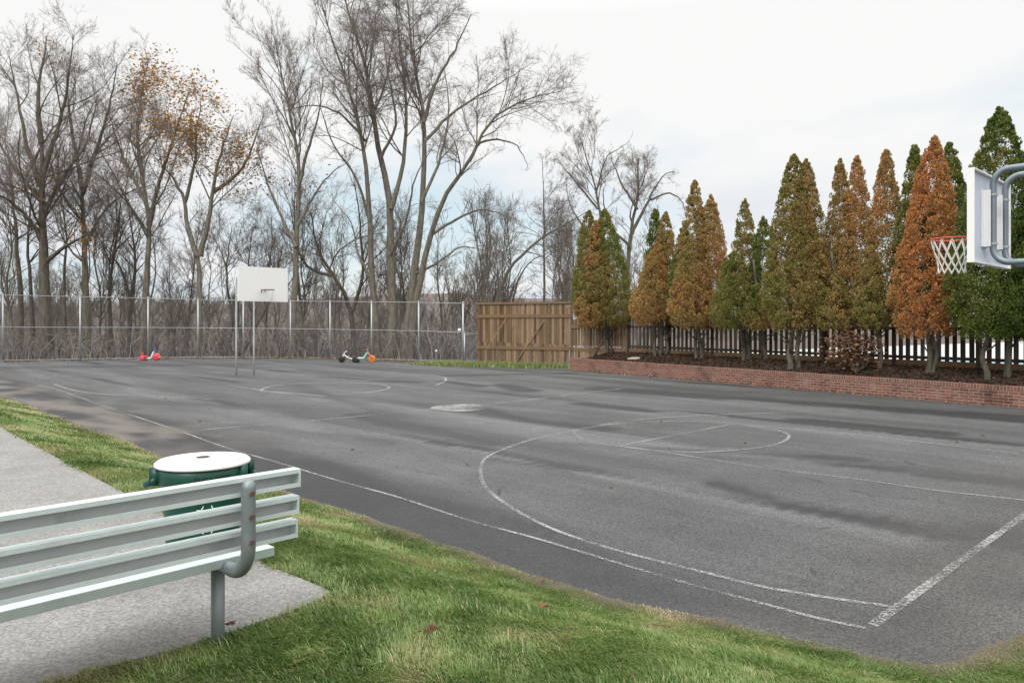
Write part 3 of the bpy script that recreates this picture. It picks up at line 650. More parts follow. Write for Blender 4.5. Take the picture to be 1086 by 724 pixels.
# ------------------------------------------------------------------ basketball hoops
def net_mesh(c, r0, h, wr, seg=12):
    P = []
    rows = [(1.0, 0), (.86, .35), (.70, .62), (.66, .82), (.70, 1.0)]
    for sgn in (-1, 1):
        for k in range(seg):
            pts = []
            for j, (q, t) in enumerate(rows):
                a = (k + sgn * j * .5) / seg * 2 * np.pi
                pts.append([c[0] + r0 * q * math.cos(a), c[1] + r0 * q * math.sin(a), c[2] - h * t])
            P.append(resample(smooth_poly(pts, 4), 14))
    P = np.array(P); return tubes(P, np.full(P.shape[:2], wr), 5)
def hoop(board_c, rim_z, bw, bh, arm_y, sep, pole_d, label, rimmat, backmat, arms, pole_mat, wr, side_shift=0.0):
    base = board_c + V * -0.0
    o = empty('basketball_hoop', (base.x, base.y, 0)); tag(o, label, 'basketball hoop', 'basketball hoops of the court')
    N_ = V if arms > 0 else -V       # from the back of the board towards the court
    def P(u, n, z): q = board_c + U * u + N_ * n; return (q.x, q.y, z)
    a = Acc(); a.box(P(0, 0, board_c.z), U, V, Z, bw / 2, .014, bh / 2)
    bd = link('backboard', a.mesh('backboard', False), M['board'], o, True)
    fr = Acc()
    for u in (-1, 1): fr.box(P(u * (bw / 2 - .008), -.036, board_c.z), U, V, Z, .007, .022, bh / 2)
    for z in (-1, 1): fr.box(P(0, -.036, board_c.z + z * (bh / 2 - .008)), U, V, Z, bw / 2 - .016, .022, .007)
    link('board_frame', fr.mesh('board_frame', False), M['board'], o, True)
    pn = Acc(); pn.box(P(0, -.0175, board_c.z), U, V, Z, bw / 2 - .018, .003, bh / 2 - .018); link('back_panel', pn.mesh('back_panel', False), M[backmat], o, True)
    rc = board_c + N_ * .385; rc = Vector((rc.x, rc.y, rim_z)); th = np.linspace(0, 2 * np.pi, 41)
    a = Acc(); a.tube([(rc.x + .229 * math.cos(t), rc.y + .229 * math.sin(t), rim_z) for t in th], .0095 if arms > 0 else .014, 8)
    for u in (-.07, .07): a.tube([P(u, .015, rim_z), P(u * 2.2, .20, rim_z - .004)], .010, 6); a.tube([P(u, .015, rim_z - .09), P(u * 2.2, .20, rim_z - .012)], .008, 6)
    a.box(P(0, .022, rim_z - .035), U, V, Z, .10, .006, .06)
    link('rim', a.mesh('rim'), M[rimmat], o, True)
    a = Acc(); a.add(*net_mesh((rc.x, rc.y, rim_z - .008), .222, .41, wr)); link('net', a.mesh('net'), M['net'], o, True)
    for sgn in (-1, 1):
        br = Acc(); br.box(P(sgn * sep / 2, -.032, board_c.z - .0), U, V, Z, .115, .009, .33 * bh / 1.07)
        br.box(P(sgn * sep / 2 - .08, -.075, board_c.z), U, V, Z, .006, .034, .33 * bh / 1.07); br.box(P(sgn * sep / 2 + .08, -.075, board_c.z), U, V, Z, .006, .034, .33 * bh / 1.07)
        link('bracket', br.mesh('bracket', False), M['bracket'], o, True)
        # one bent pipe: up the pole, forward, down the back of the board, and back to the pole
        zt, zb = board_c.z + arm_y, board_c.z - arm_y * .92; rr = .17; nb = -.115; np_ = -pole_d; u = sgn * sep / 2; pts = [P(u, np_, -.15), P(u, np_, 1.2), P(u, np_, zt - .45)]
        for t in np.linspace(0, math.pi / 2, 8): pts.append(P(u, np_ + .42 * (1 - math.cos(t)), zt - .42 + .42 * math.sin(t)))
        for t in np.linspace(0, math.pi / 2, 9): pts.append(P(u, nb - rr * (1 - math.sin(t)), zt - rr * (1 - math.cos(t))))
        for t in np.linspace(0, math.pi / 2, 9): pts.append(P(u, nb - rr * (1 - math.cos(t)), zb + rr * (1 - math.sin(t))))
        pts.append(P(u, np_ + .03, zb))
        a = Acc(); a.tube(pts, .036, 14); link('pole', a.mesh('pole'), M[pole_mat], o, True)
        for z in (board_c.z + .27, board_c.z - .29):
            cl = Acc(); cl.tube([P(u, nb, z - .014), P(u, nb, z + .014)], .045, 14); cl.box(P(u, nb + .05, z), U, V, Z, .02, .055, .014)
            link('clamp', cl.mesh('clamp', False), M['galv'], o, True)
    return o
pr = pd(1027, 229, 8.3); board_c = Vector((pr[0], pr[1], 0)) + U * .78; board_c.z = 3.205
hoop(board_c, 3.03, 1.56, 1.05, .555, .52, 1.75, 'near basketball hoop at right with white net, seen from behind its backboard', 'rim', 'board_back', 1, 'galv_blue', .0062)
pf = pd(279.3, 301.5, 27.7); bc = Vector((pf[0], pf[1], pf[2]))
hoop(bc, bc.z - .21, 1.93, 1.27, .45, .70, 1.55, 'far basketball hoop with plain white backboard on two thin poles', 'rim_dull', 'board', -1, 'galv_light', .008)

# ------------------------------------------------------------------ chain-link fences
def chain_fence(name, label, posts, tops, mesh_step, rails, wr, post_r):
    base = np.mean(posts, 0); o = empty(name, (base[0], base[1], 0)); tag(o, label, 'fence')
    for p, t in zip(posts, tops):
        a = Acc(); a.tube([(p[0], p[1], -.1), (p[0], p[1], t)], post_r, 10); a.tube([(p[0], p[1], t), (p[0], p[1], t + .04), (p[0], p[1], t + .06)], [post_r * 1.25, post_r * 1.2, .01], 10)
        link('post', a.mesh('post'), M['galv_pale'], o, True)
    for fr_ in rails:
        a = Acc(); a.tube([(p[0], p[1], max(.06, t * fr_ - .03)) for p, t in zip(posts, tops)], post_r * .38, 8); link('rail', a.mesh('rail'), M['galv'], o, True)
    P = []
    for i in range(len(posts) - 1):
        p, q, tp, tq = posts[i], posts[i + 1], tops[i] - .05, tops[i + 1] - .05; L = np.linalg.norm((q - p)[:2]); h = (tp + tq) / 2
        for s in np.arange(-h, L, mesh_step):
            for sg in (1, -1):
                a0, a1 = max(s, 0), min(s + h, L)
                z0, z1 = (a0 - s) / h, (a1 - s) / h
                if sg < 0: z0, z1 = 1 - z0, 1 - z1
                f0, f1 = a0 / L, a1 / L
                P.append([[*(p + (q - p) * f0)[:2], .04 + z0 * (tp + (tq - tp) * f0 - .04)], [*(p + (q - p) * f1)[:2], .04 + z1 * (tp + (tq - tp) * f1 - .04)]])
    P = np.array(P); a = Acc(); a.add(*tubes(P, np.full(P.shape[:2], wr), 3)); link('wire_mesh', a.mesh('wire_mesh'), M['wire'], o, True)
    return o
fp = [(-95, 388.5, 303), (3, 383.2, 312), (85, 381.8, 314), (157, 380.4, 315.5), (210, 379.6, 317), (258, 379.4, 318), (308, 379.8, 318.5), (350, 380.6, 319), (394, 381.6, 319.5), (444, 383, 320), (491, 385, 321)]
posts = [gp(x, y) for x, y, _ in fp]; tops = [HC - (t - YH) / F * p[1] for p, (_, _, t) in zip(posts, fp)]
cf = chain_fence('chain_link_fence', 'tall galvanised chain-link fence with three rails along the far end of the court', posts, tops, .08, (1.0, .52, .02), .0018, .042)
lp = gp(487.5, 385); a = Acc(); a.add(*lathe([(0, -.09), (.06, -.07), (.09, 0), (.06, .07), (0, .09)], 16)); o = link('lamp', a.mesh('lamp'), M['white'], cf, True)
o.matrix_parent_inverse = Matrix.Identity(4); q = pd(487.3, 350, lp[1] - .1); o.location = Vector(q) - cf.location
q0, q1, q2 = gp(491.5, 385.2), gp(514, 384.8), gp(541, 386.5)
chain_fence('chain_link_gate', 'low chain-link fence with pedestrian gate in front of the brown board fence', [q0 + np.array([.05, .02, 0]), q1 - np.array([.15, 0, 0]), q1, q2], [1.52, 1.52, 1.6, 1.6], .07, (1.0, .03), .0026, .034)
q = gp(462, 383); mk = Acc(); mk.add(*lathe([(.0, -.05), (.045, -.05), (.045, .48), (.06, .48), (.06, .56), (.03, .60), (0, .60)], 16)); o = link('standpipe', mk.mesh('standpipe'), M['white']); o.location = (q[0], q[1] + .3, 0); tag(o, 'short white capped pipe standing in the grass by the far fence', 'pipe')

# ------------------------------------------------------------------ wooden fences and planter on the right
def wall_pt(px, py): return gp(px, py)[:2]
WL, WR = wall_pt(605, 392), wall_pt(1086, 433); wd = (WR - WL) / np.linalg.norm(WR - WL); wn = np.array([-wd[1], wd[0]]); 
if wn[0] < 0: wn = -wn
WE = WR + wd * 9; wlen = np.linalg.norm(WE - WL); wd3 = np.array([*wd, 0]); wn3 = np.array([*wn, 0])
planter = empty('brick_wall', (WL[0], WL[1], 0)); tag(planter, 'low red brick retaining wall with soldier course coping under the arborvitae', 'wall')
def wall_box(a, s0, s1, n0, n1, z0, z1):
    v = []; uv = []; fs = []
    P = lambda s, n, z: np.array([*(WL + wd * s + wn * n), z])
    def quad(p, u):
        i = len(v); v.extend(p); uv.extend(u); fs.append([i, i + 1, i + 2, i + 3])
    quad([P(s0, n0, z0), P(s1, n0, z0), P(s1, n0, z1), P(s0, n0, z1)], [(s0, z0), (s1, z0), (s1, z1), (s0, z1)])
    quad([P(s0, n1, z0), P(s0, n0, z0), P(s0, n0, z1), P(s0, n1, z1)], [(n1, z0), (n0, z0), (n0, z1), (n1, z1)])
    quad([P(s1, n0, z0), P(s1, n1, z0), P(s1, n1, z1), P(s1, n0, z1)], [(n0, z0), (n1, z0), (n1, z1), (n0, z1)])
    quad([P(s0, n0, z1), P(s1, n0, z1), P(s1, n1, z1), P(s0, n1, z1)], [(s0, n0), (s1, n0), (s1, n1), (s0, n1)])
    quad([P(s1, n1, z0), P(s0, n1, z0), P(s0, n1, z1), P(s1, n1, z1)], [(s1, z0), (s0, z0), (s0, z1), (s1, z1)])
    a.add(v, [np.array(fs)], uv=uv)
ZW = .50
a = Acc(); wall_box(a, 0, wlen, 0, .22, -.1, ZW - .10); wall_box(a, .0, .22, .223, 3.0, -.1, ZW - .10); link('brickwork', a.mesh('brickwork', False, uv=True), M['brick'], planter, True)
a = Acc(); wall_box(a, -.012, wlen + .012, -.012, .235, ZW - .10, ZW); wall_box(a, -.012, .232, .238, 3.0, ZW - .10, ZW); link('coping', a.mesh('coping', False, uv=True), M['brickcap'], planter, True)
# mulch bed
ns, nn = 150, 22; s = np.linspace(.2, wlen - .1, ns); nq = np.linspace(.2, 3.2, nn); Sx, Nx = np.meshgrid(s, nq)
xy = WL[None, None, :] + Sx[..., None] * wd + Nx[..., None] * wn
def bed_z(n, x, y): return ZW - .07 + .30 * sstep(.1, 2.3, n) + .10 * (fbm(x * 2.5, y * 2.5, 4) - .5)
bz_ = bed_z(Nx, xy[..., 0], xy[..., 1])
o = link('mulch_bed', npmesh('mulch_bed', np.concatenate([xy, bz_[..., None]], -1).reshape(-1, 3), [grid_faces(ns, nn)]), M['mulch']); tag(o, kind='structure')
n = 9000; ss = rg.uniform(.3, wlen - .2, n); nq = rg.uniform(.25, 2.4, n); p = WL + ss[:, None] * wd + nq[:, None] * wn
q = np.concatenate([p, (bed_z(nq, p[:, 0], p[:, 1]) + .015)[:, None]], 1); a = Acc(); a.add(*flakes(q, .055, rg, np.clip(rg.normal(.0, .3, n), 0, 1) ** 2))
tag(link('bed_litter', a.mesh('bed_litter', False, 'tone'), M['brownleaf']), 'shredded bark and dead sprays covering the raised bed', 'mulch', kind='stuff')
q = WL + wd * 2.9 + wn * 1.1; bm = bmesh.new(); bmesh.ops.create_icosphere(bm, subdivisions=3, radius=1)
for v_ in bm.verts: v_.co = Vector((v_.co.x * .33, v_.co.y * .22, max(-.04, v_.co.z * .075 + .03 * (vnoise(np.array(v_.co.x * 3 + 5), np.array(v_.co.y * 3 + 9)) - .5))))
me = bpy.data.meshes.new('flat_stone'); bm.to_mesh(me); bm.free(); o = link('flat_stone', me, M['stone']); o.location = (q[0], q[1], .56); tag(o, 'flat pale stone lying in the mulch by the first arborvitae', 'stone')

# picket fence
PF = [wall_pt(605, 392) + np.array([0., 0.])] 
f0 = gp(603, 388)[:2] + np.array([.12, .3]); f1 = pd(655, 374, 33.8)[:2]; fdn = 2.5
f1 = WL + wd * 0.9 + wn * fdn; f2 = WE + wn * fdn
fence = empty('picket_fence', (*f1, 0)); tag(fence, 'dark weathered wooden picket fence behind the row of arborvitae', 'fence')
pk = Acc(); ptop = 2.28
def boards(acc, p, q, step, wdt, z0, z1, rng, thick=.011, pointed=True, jit=.02, off=0.0):
    d = (q - p); L = np.linalg.norm(d); d = d / L; nr = np.array([-d[1], d[0]]); cnt = int(L / step)
    for k in range(cnt):
        c_ = p + d * (step * (k + .5) + rng.normal(0, step * .03)) + nr * off; zt = (z1 if np.isscalar(z1) else z1[0] + (z1[1] - z1[0]) * k / cnt) + rng.normal(0, jit); zb = z0 if np.isscalar(z0) else z0[0] + (z0[1] - z0[0]) * k / cnt
        w = wdt / 2 * rng.uniform(.92, 1.06); tl = rng.normal(0, .006)
        prof = [(-w, zb), (w, zb), (w + tl, zt - .035), (w * .55 + tl, zt), (-w * .55 + tl, zt), (-w + tl, zt - .035)] if pointed else [(-w, zb), (w, zb), (w + tl, zt), (-w + tl, zt)]
        m = len(prof); v = [np.array([*(c_ + d * x + nr * t), z]) for t in (-thick, thick) for x, z in prof]
        i = np.arange(m); fs = [np.stack([i, (i + 1) % m, m + (i + 1) % m, m + i], 1), np.array([list(range(m))[::-1]]), np.array([list(range(m, 2 * m))])]
        acc.add(v, fs, rng.random())
rf = random.Random(4); rb = np.random.default_rng(21)
boards(pk, f1, f2, .225, .125, .62, ptop, rb); link('pickets', pk.mesh('pickets', False, 'tone'), M['oldwood'], fence, True)
L = np.linalg.norm(f2 - f1)
for z, hz in ((1.86, .045), (1.0, .045)):
    a = Acc(); a.box((*((f1 + f2) / 2 - wn * .035), z), wd3, wn3, Z, L / 2, .02, hz, .3); link('rail', a.mesh('rail', False, 'tone'), M['oldwood'], fence, True)
a = Acc(); a.box((*((f1 + f2) / 2 - wn * .06), .80), wd3, wn3, Z, L / 2, .022, .115, .45); link('kickboard', a.mesh('kickboard', False, 'tone'), M['cedar'], fence, True)
for k in range(int(L / 2.4) + 1):
    a = Acc(); c_ = f1 + wd * (.1 + 2.4 * k) - wn * .08; a.box((*c_, 1.3), wd3, wn3, Z, .045, .045, .95, .2); link('post', a.mesh('post', False, 'tone'), M['oldwood'], fence, True)
# tall board fence
g0 = gp(507, 386.5)[:2]; g1 = gp(606, 389)[:2]; gd = (g1 - g0) / np.linalg.norm(g1 - g0); gn = np.array([gd[1], -gd[0]]); GL = np.linalg.norm(g1 - g0); gd3 = np.array([*gd, 0]); gn3 = np.array([*gn, 0])
bf = empty('board_fence', (*g0, 0)); tag(bf, 'tall brown wooden board fence with diagonal braces at the far right corner', 'fence')
a = Acc(); boards(a, g0, g1, .128, .108, .95, (2.93, 2.98), rb, pointed=False, jit=.004); link('upper_boards', a.mesh('upper_boards', False, 'tone'), M['cedar'], bf, True)
a = Acc(); boards(a, g0, g1, .128, .098, .0, (1.14, 1.0), rb, pointed=True, jit=.01, off=-.05); link('lower_boards', a.mesh('lower_boards', False, 'tone'), M['cedar'], bf, True)
for z, hz, of in ((2.35, .075, .04), (.84, .07, .09), (2.97, .05, .05)):
    a = Acc(); a.box((*((g0 + g1) / 2 + gn * of), z), gd3, gn3, Z, GL / 2 + .06, .024, hz, .45); link('rail', a.mesh('rail', False, 'tone'), M['cedar'], bf, True)
for t in (0.01, .36, .70, 1.0):
    a = Acc(); a.box((*(g0 + gd * GL * t - gn * .02), 1.48), gd3, gn3, Z, .05, .05, 1.5, .3); link('post', a.mesh('post', False, 'tone'), M['cedar'], bf, True)
for (x0, y0), (x1, y1) in (((537, 337), (516, 370)), ((577, 340), (545, 387)), ((629, 350), (610, 381))):
    if x0 > 610: continue
    p = pd(x0, y0, g0[1] + (g1[1] - g0[1]) * (x0 - 507) / 99 - .12); q = pd(x1, y1, g0[1] - .9); q[2] = max(q[2], .02); ax = unit(q - p)
    a = Acc(); sd = unit(np.cross(ax, [0, 0, 1.0])); a.box((p + q) / 2, ax, sd, np.cross(ax, sd), np.linalg.norm(q - p) / 2, .026, .018, .9); link('brace', a.mesh('brace', False, 'tone'), M['cedar'], bf, True)
# lower picket run joining the two
h0, h1 = g1 + gd * .02, f1 - wd * .02; hd = unit(h1 - h0); hn = np.array([hd[1], -hd[0]]); HL = np.linalg.norm(h1 - h0)
jf = empty('joining_fence', (*h0, 0)); tag(jf, 'short brown picket run between the tall board fence and the dark picket fence', 'fence')
a = Acc(); boards(a, h0, h1, .15, .125, .98, 2.2, rb); boards(a, h0, h1, .15, .125, .0, .93, rb, off=-.04); link('pickets', a.mesh('pickets', False, 'tone'), M['cedar'], jf, True)
for z in (1.86, .80):
    a = Acc(); a.box((*((h0 + h1) / 2 + hn * .05), z), [*hd, 0], [*hn, 0], Z, HL / 2, .022, .07, .5); link('rail', a.mesh('rail', False, 'tone'), M['cedar'], jf, True)
p0 = pd(640, 360, 32.2); p1 = pd(628, 381, 31.6); a = Acc(); a.tube([p0, (p0 + p1) / 2, p1], .05, 8); o = link('wooden_stake', a.mesh('wooden_stake', True, 'tone'), M['oldwood']); tag(o, 'dark wooden stake leaning beside the first arborvitae trunk', 'stake')
# beyond the fence: yard, pool, white shed
xa, xb = f1 + wn * .25, f2 + wn * .25
v = np.array([[*(f1 + wn * .2 - wd * 1.), .55], [*(f2 + wn * .2 + wd * 6), .55], [*(f2 + wn * 60 + wd * 40), .55], [*(f1 + wn * 75 - wd * 5), .55]])
tag(link('yard', npmesh('yard', v, [np.array([[0, 1, 2, 3]])], None, False), M['concrete']), kind='structure')
v = np.array([[*(f1 + wd * s_ + wn * n_), .556] for s_, n_ in ((7, 3.0), (26, 3.0), (30, 8.5), (9, 8.5))]); tag(link('pool_water', npmesh('pool_water', v, [np.array([[0, 1, 2, 3]])], None, False), M['water']), kind='structure')
sc_ = pd(608, 330, 38.5); sh = empty('garden_shed', (sc_[0], sc_[1] + .8, .5)); tag(sh, 'pale shed wall just showing behind the end of the board fence', 'shed')
a = Acc(); a.box((sc_[0] + .2, sc_[1] + .8, 1.5), [1, 0, 0], [0, 1, 0], Z, .34, .6, 1.35); link('wall', a.mesh('wall', False), M['concrete'], sh, True)
a = Acc(); a.box((sc_[0] + .2, sc_[1] + .8, 2.9), [1, 0, 0], [0, 1, 0], Z, .42, .68, .05); link('roof', a.mesh('roof', False), M['board_back'], sh, True)

# ------------------------------------------------------------------ ride-on toys by the far fence
def wheel(acc, c, ax, r, w):
    ax = unit(np.array(ax, float)); c = np.array(c, float); acc.tube([c - ax * w / 2, c - ax * w * .35, c + ax * w * .35, c + ax * w / 2], [r * .8, r, r, r * .8], 20)
def toy(name, label, px, py, rz, spec):
    q = gp(px, py); o = empty(name, (q[0], q[1], .0), rz); tag(o, label, spec['cat'])
    for nm, mat, prim in spec['parts']:
        a = Acc()
        for p_ in prim:
            if p_[0] == 'w': wheel(a, *p_[1:])
            elif p_[0] == 't': a.tube(smooth_poly(p_[1], 4) if len(p_[1]) > 2 else p_[1], p_[2], 10)
            else: a.box(p_[1], (1, 0, 0), (0, 1, 0), (0, 0, 1), *p_[2])
        ob = link(nm, a.mesh(nm), M[mat], o)
        if any(p_[0] == 'b' for p_ in prim): b = ob.modifiers.new('bevel', 'BEVEL'); b.width = .02; b.segments = 3
toy('toy_tricycle', 'red and white plastic toy tricycle lying by the far fence', 160, 382.3, R(4), dict(cat='tricycle', parts=[
    ('wheel', 'red', [('w', (.30, 0, .20), (0, 1, 0), .20, .16)]), ('wheel', 'red', [('w', (-.38, .22, .13), (0, 1, 0), .13, .10)]), ('wheel', 'red', [('w', (-.38, -.22, .13), (0, 1, 0), .13, .10)]),
    ('frame', 'white', [('t', [(-.36, 0, .13), (-.1, 0, .13), (.02, 0, .18), (.12, 0, .42), (.18, 0, .48)], .045), ('t', [(-.38, -.22, .13), (-.38, .22, .13)], .03)]),
    ('seat', 'red', [('b', (-.3, 0, .23), (.13, .14, .045)), ('b', (-.44, 0, .32), (.03, .13, .12))]), ('handlebar', 'blue', [('t', [(.10, -.22, .62), (.16, -.08, .58), (.16, .08, .58), (.10, .22, .62)], .025), ('t', [(.27, 0, .22), (.16, 0, .58)], .03)]),
    ('pedal', 'yellow', [('b', (.52, -.13, .18), (.06, .05, .02))]), ('pedal', 'yellow', [('b', (.36, .15, .12), (.06, .05, .02))])]))
toy('balance_bike', 'small white and black child bike by the far fence post', 369, 384.4, R(-6), dict(cat='child bike', parts=[
    ('wheel', 'black', [('w', (-.33, 0, .17), (0, 1, 0), .17, .06)]), ('wheel', 'black', [('w', (.36, 0, .15), (0, 1, 0), .15, .06)]), ('frame', 'white', [('t', [(-.33, 0, .17), (-.22, 0, .42), (-.16, 0, .50)], .028), ('t', [(-.22, 0, .42), (.0, 0, .26), (.36, 0, .16)], .028), ('t', [(-.05, 0, .28), (.08, 0, .38)], .024)]),
    ('seat', 'black', [('b', (.09, 0, .42), (.13, .06, .03))]), ('handlebar', 'white', [('t', [(-.12, -.2, .58), (-.17, 0, .53), (-.12, .2, .58)], .022)]), ('grip', 'black', [('t', [(-.12, -.2, .58), (-.09, -.27, .6)], .026)]), ('grip', 'black', [('t', [(-.12, .2, .58), (-.09, .27, .6)], .026)])]))
toy('toy_scooter', 'orange and teal toy trike with black wheels beside the white child bike', 387.5, 384.4, R(8), dict(cat='toy trike', parts=[
    ('wheel', 'orange', [('w', (.33, 0, .19), (0, 1, 0), .19, .08)]), ('wheel', 'black', [('w', (-.40, .16, .12), (0, 1, 0), .12, .07)]), ('wheel', 'black', [('w', (-.40, -.16, .12), (0, 1, 0), .12, .07)]),
    ('frame', 'teal', [('t', [(-.40, 0, .14), (-.12, 0, .18), (.02, 0, .40), (.12, 0, .52)], .05), ('t', [(-.4, -.16, .12), (-.4, .16, .12)], .025)]), ('fork', 'orange', [('t', [(.33, -.06, .19), (.12, -.05, .56)], .024), ('t', [(.33, .06, .19), (.12, .05, .56)], .024), ('t', [(.07, -.2, .66), (.1, 0, .6), (.07, .2, .66)], .022)]), ('seat', 'white', [('b', (-.25, 0, .24), (.14, .1, .03))])]))

# ------------------------------------------------------------------ arborvitae
def spire(acc, c, zb, zt, rad, tone, rng, tone2=None, lump=.21, dens=1.0, fat=.22, lean=(0, 0)):
    """one flame shaped column of foliage built from clumps of leaf sprays"""
    H = zt - zb; area = rad * 2.6 * H; nl = int(area * 92 * dens)
    t = rng.random(nl * 4)
    prof = lambda t: np.where(t < fat, .62 + .38 * np.sin(t / fat * np.pi / 2), np.clip((1 - t) / (1 - fat), 0, 1) ** .66)
    t = t[rng.random(len(t)) < prof(t) * .75 + .25][:nl]; nl = len(t)
    a = rng.uniform(0, 2 * np.pi, nl)
    wv = .93 + .17 * vnoise(a * 1.3 + c[0] * 7, t * H * 1.1 + c[1])
    rr_ = rad * prof(t) * wv * np.where(rng.random(nl) < .20, rng.uniform(.25, .7, nl), rng.uniform(.76, 1.0, nl))
    C = np.stack([c[0] + lean[0] * t + rr_ * np.cos(a), c[1] + lean[1] * t + rr_ * np.sin(a), zb + H * t], 1)
    outw = np.stack([np.cos(a), np.sin(a), np.full(nl, .25)], 1)
    m = int(38 * dens); lr = lump * rng.uniform(.65, 1.25, nl) * (.34 + .66 * np.minimum(1, prof(t) * 1.5))
    dirs = unit(rng.normal(0, 1, (nl, m, 3)) + outw[:, None, :] * .75)
    Q = C[:, None, :] + dirs * (lr[:, None, None] * rng.uniform(.72, 1.05, (nl, m, 1))) * np.array([1, 1, 1.15])
    upv = unit(dirs * .75 + np.array([0, 0, .85]) + rng.normal(0, .33, (nl, m, 3))); sd = unit(np.cross(upv, dirs + rng.normal(0, .5, (nl, m, 3))))
    ln = rng.uniform(.022, .05, (nl, m, 1)); wd_ = ln * rng.uniform(.35, .6, (nl, m, 1))
    Vv = np.stack([Q - upv * ln * .6, Q + sd * wd_, Q + upv * ln, Q - sd * wd_], 2).reshape(-1, 3)
    base_t = tone if tone2 is None else tone + (tone2 - tone) * sstep(.25, .75, t + .5 * (vnoise(a * 1.2, t * 5 + c[0]) - .5))
    tl = base_t + rng.normal(0, .06, nl) + .30 * (vnoise(a * 1.1 + 3, t * H * .8 + c[0] * 3) - .5)
    tq = np.repeat((tl[:, None] + rng.normal(0, .065, (nl, m))).reshape(-1), 4)
    acc.add(Vv, [np.arange(nl * m)[:, None] * 4 + np.array([[0, 1, 2, 3]])], np.clip(tq, 0, 1))
GREEN, OLIVE, MIX, BROWN, RUST = .10, .36, .52, .72, .90
# every tree: label, list of spires (tip px, tip py, centre px, bottom py, half width px, tone, tone2, depth offset), trunk stems (base px, base py, spread)
ARB = [
 ('arborvitae at the wall end, green sides with a brown middle, leaning grey trunk', 1.35, [(624, 222, 629, 338, 20, .33, None, .2), (641, 221, 648, 342, 24, .35, None, -.15), (632, 233, 628, 344, 17, .66, None, -.3)], [(643, 379, 0), (647, 379, .3)]),
 ('arborvitae second from the wall end, orange-brown left side and narrow green tip', 1.5, [(695, 220, 695, 330, 15, .26, None, .5), (706, 224, 704, 340, 17, .62, None, .1), (697, 256, 688, 340, 19, .74, None, -.3)], [(694, 376, 0), (700, 377, .2), (706, 374, .4)]),
 ('tall twin-tipped brown arborvitae, left of the low round olive one', 1.5, [(737, 190, 734, 335, 18, .72, .68, .25), (725, 236, 723, 335, 14, .34, None, .6), (754, 206, 754, 345, 20, .80, .76, -.1), (733, 252, 731, 345, 20, .76, .62, -.4)], [(744, 380, 0), (738, 378, .3)]),
 ('low bushy olive green arborvitae with an older narrow tip behind', 1.5, [(790, 210, 789, 320, 15, .46, .46, .5), (778, 266, 779, 345, 23, .39, None, -.3)], [(793, 384, 0), (788, 383, .2)]),
 ('narrow dark green arborvitae squeezed left of the big olive one', 1.7, [(810, 229, 811, 336, 17, .20, .24, .3), (802, 300, 803, 345, 13, .66, .34, -.4)], [(812, 382, 0)]),
 ('big wide olive-brown arborvitae in the middle of the row', 1.5, [(842, 163, 842, 345, 29, .50, .44, .0), (855, 168, 857, 340, 22, .62, .62, -.15), (866, 250, 862, 335, 14, .22, None, .45)], [(838, 388, 0), (846, 388, .2)]),
 ('brown double-tipped arborvitae over a small rusty shrub', 1.5, [(891, 168, 891, 335, 18, .62, .66, .35), (909, 165, 907, 342, 21, .72, .80, -.1), (886, 290, 886, 345, 18, .5, None, -.3)], [(897, 390, 0), (905, 391, .3)]),
 ('slim brown arborvitae with olive lower half, left of the rust-orange one', 1.5, [(940, 158, 938, 340, 21, .54, .74, .0), (925, 268, 925, 345, 15, .44, .6, -.2)], [(932, 390, 0)]),
 ('rust-orange dead arborvitae with green trees at its back, beside the net', 1.4, [(970, 153, 971, 330, 20, .20, .24, .6), (1008, 149, 1006, 332, 22, .22, .26, .6), (991, 144, 982, 352, 31, .96, .98, -.15)], [(984, 397, 0), (988, 395, .2)]),
 ('large healthy dark green arborvitae behind the right backboard', 1.7, [(1060, 113, 1056, 352, 44, .13, .18, .0), (1080, 230, 1082, 352, 30, .15, .16, -.2)], [(1068, 404, 0), (1046, 398, .4)]),
 ('green arborvitae at the far right edge of the row', 1.6, [(1118, 105, 1118, 352, 38, .08, .12, .0)], [(1118, 408, 0)]),
]
rt = np.random.default_rng(8)
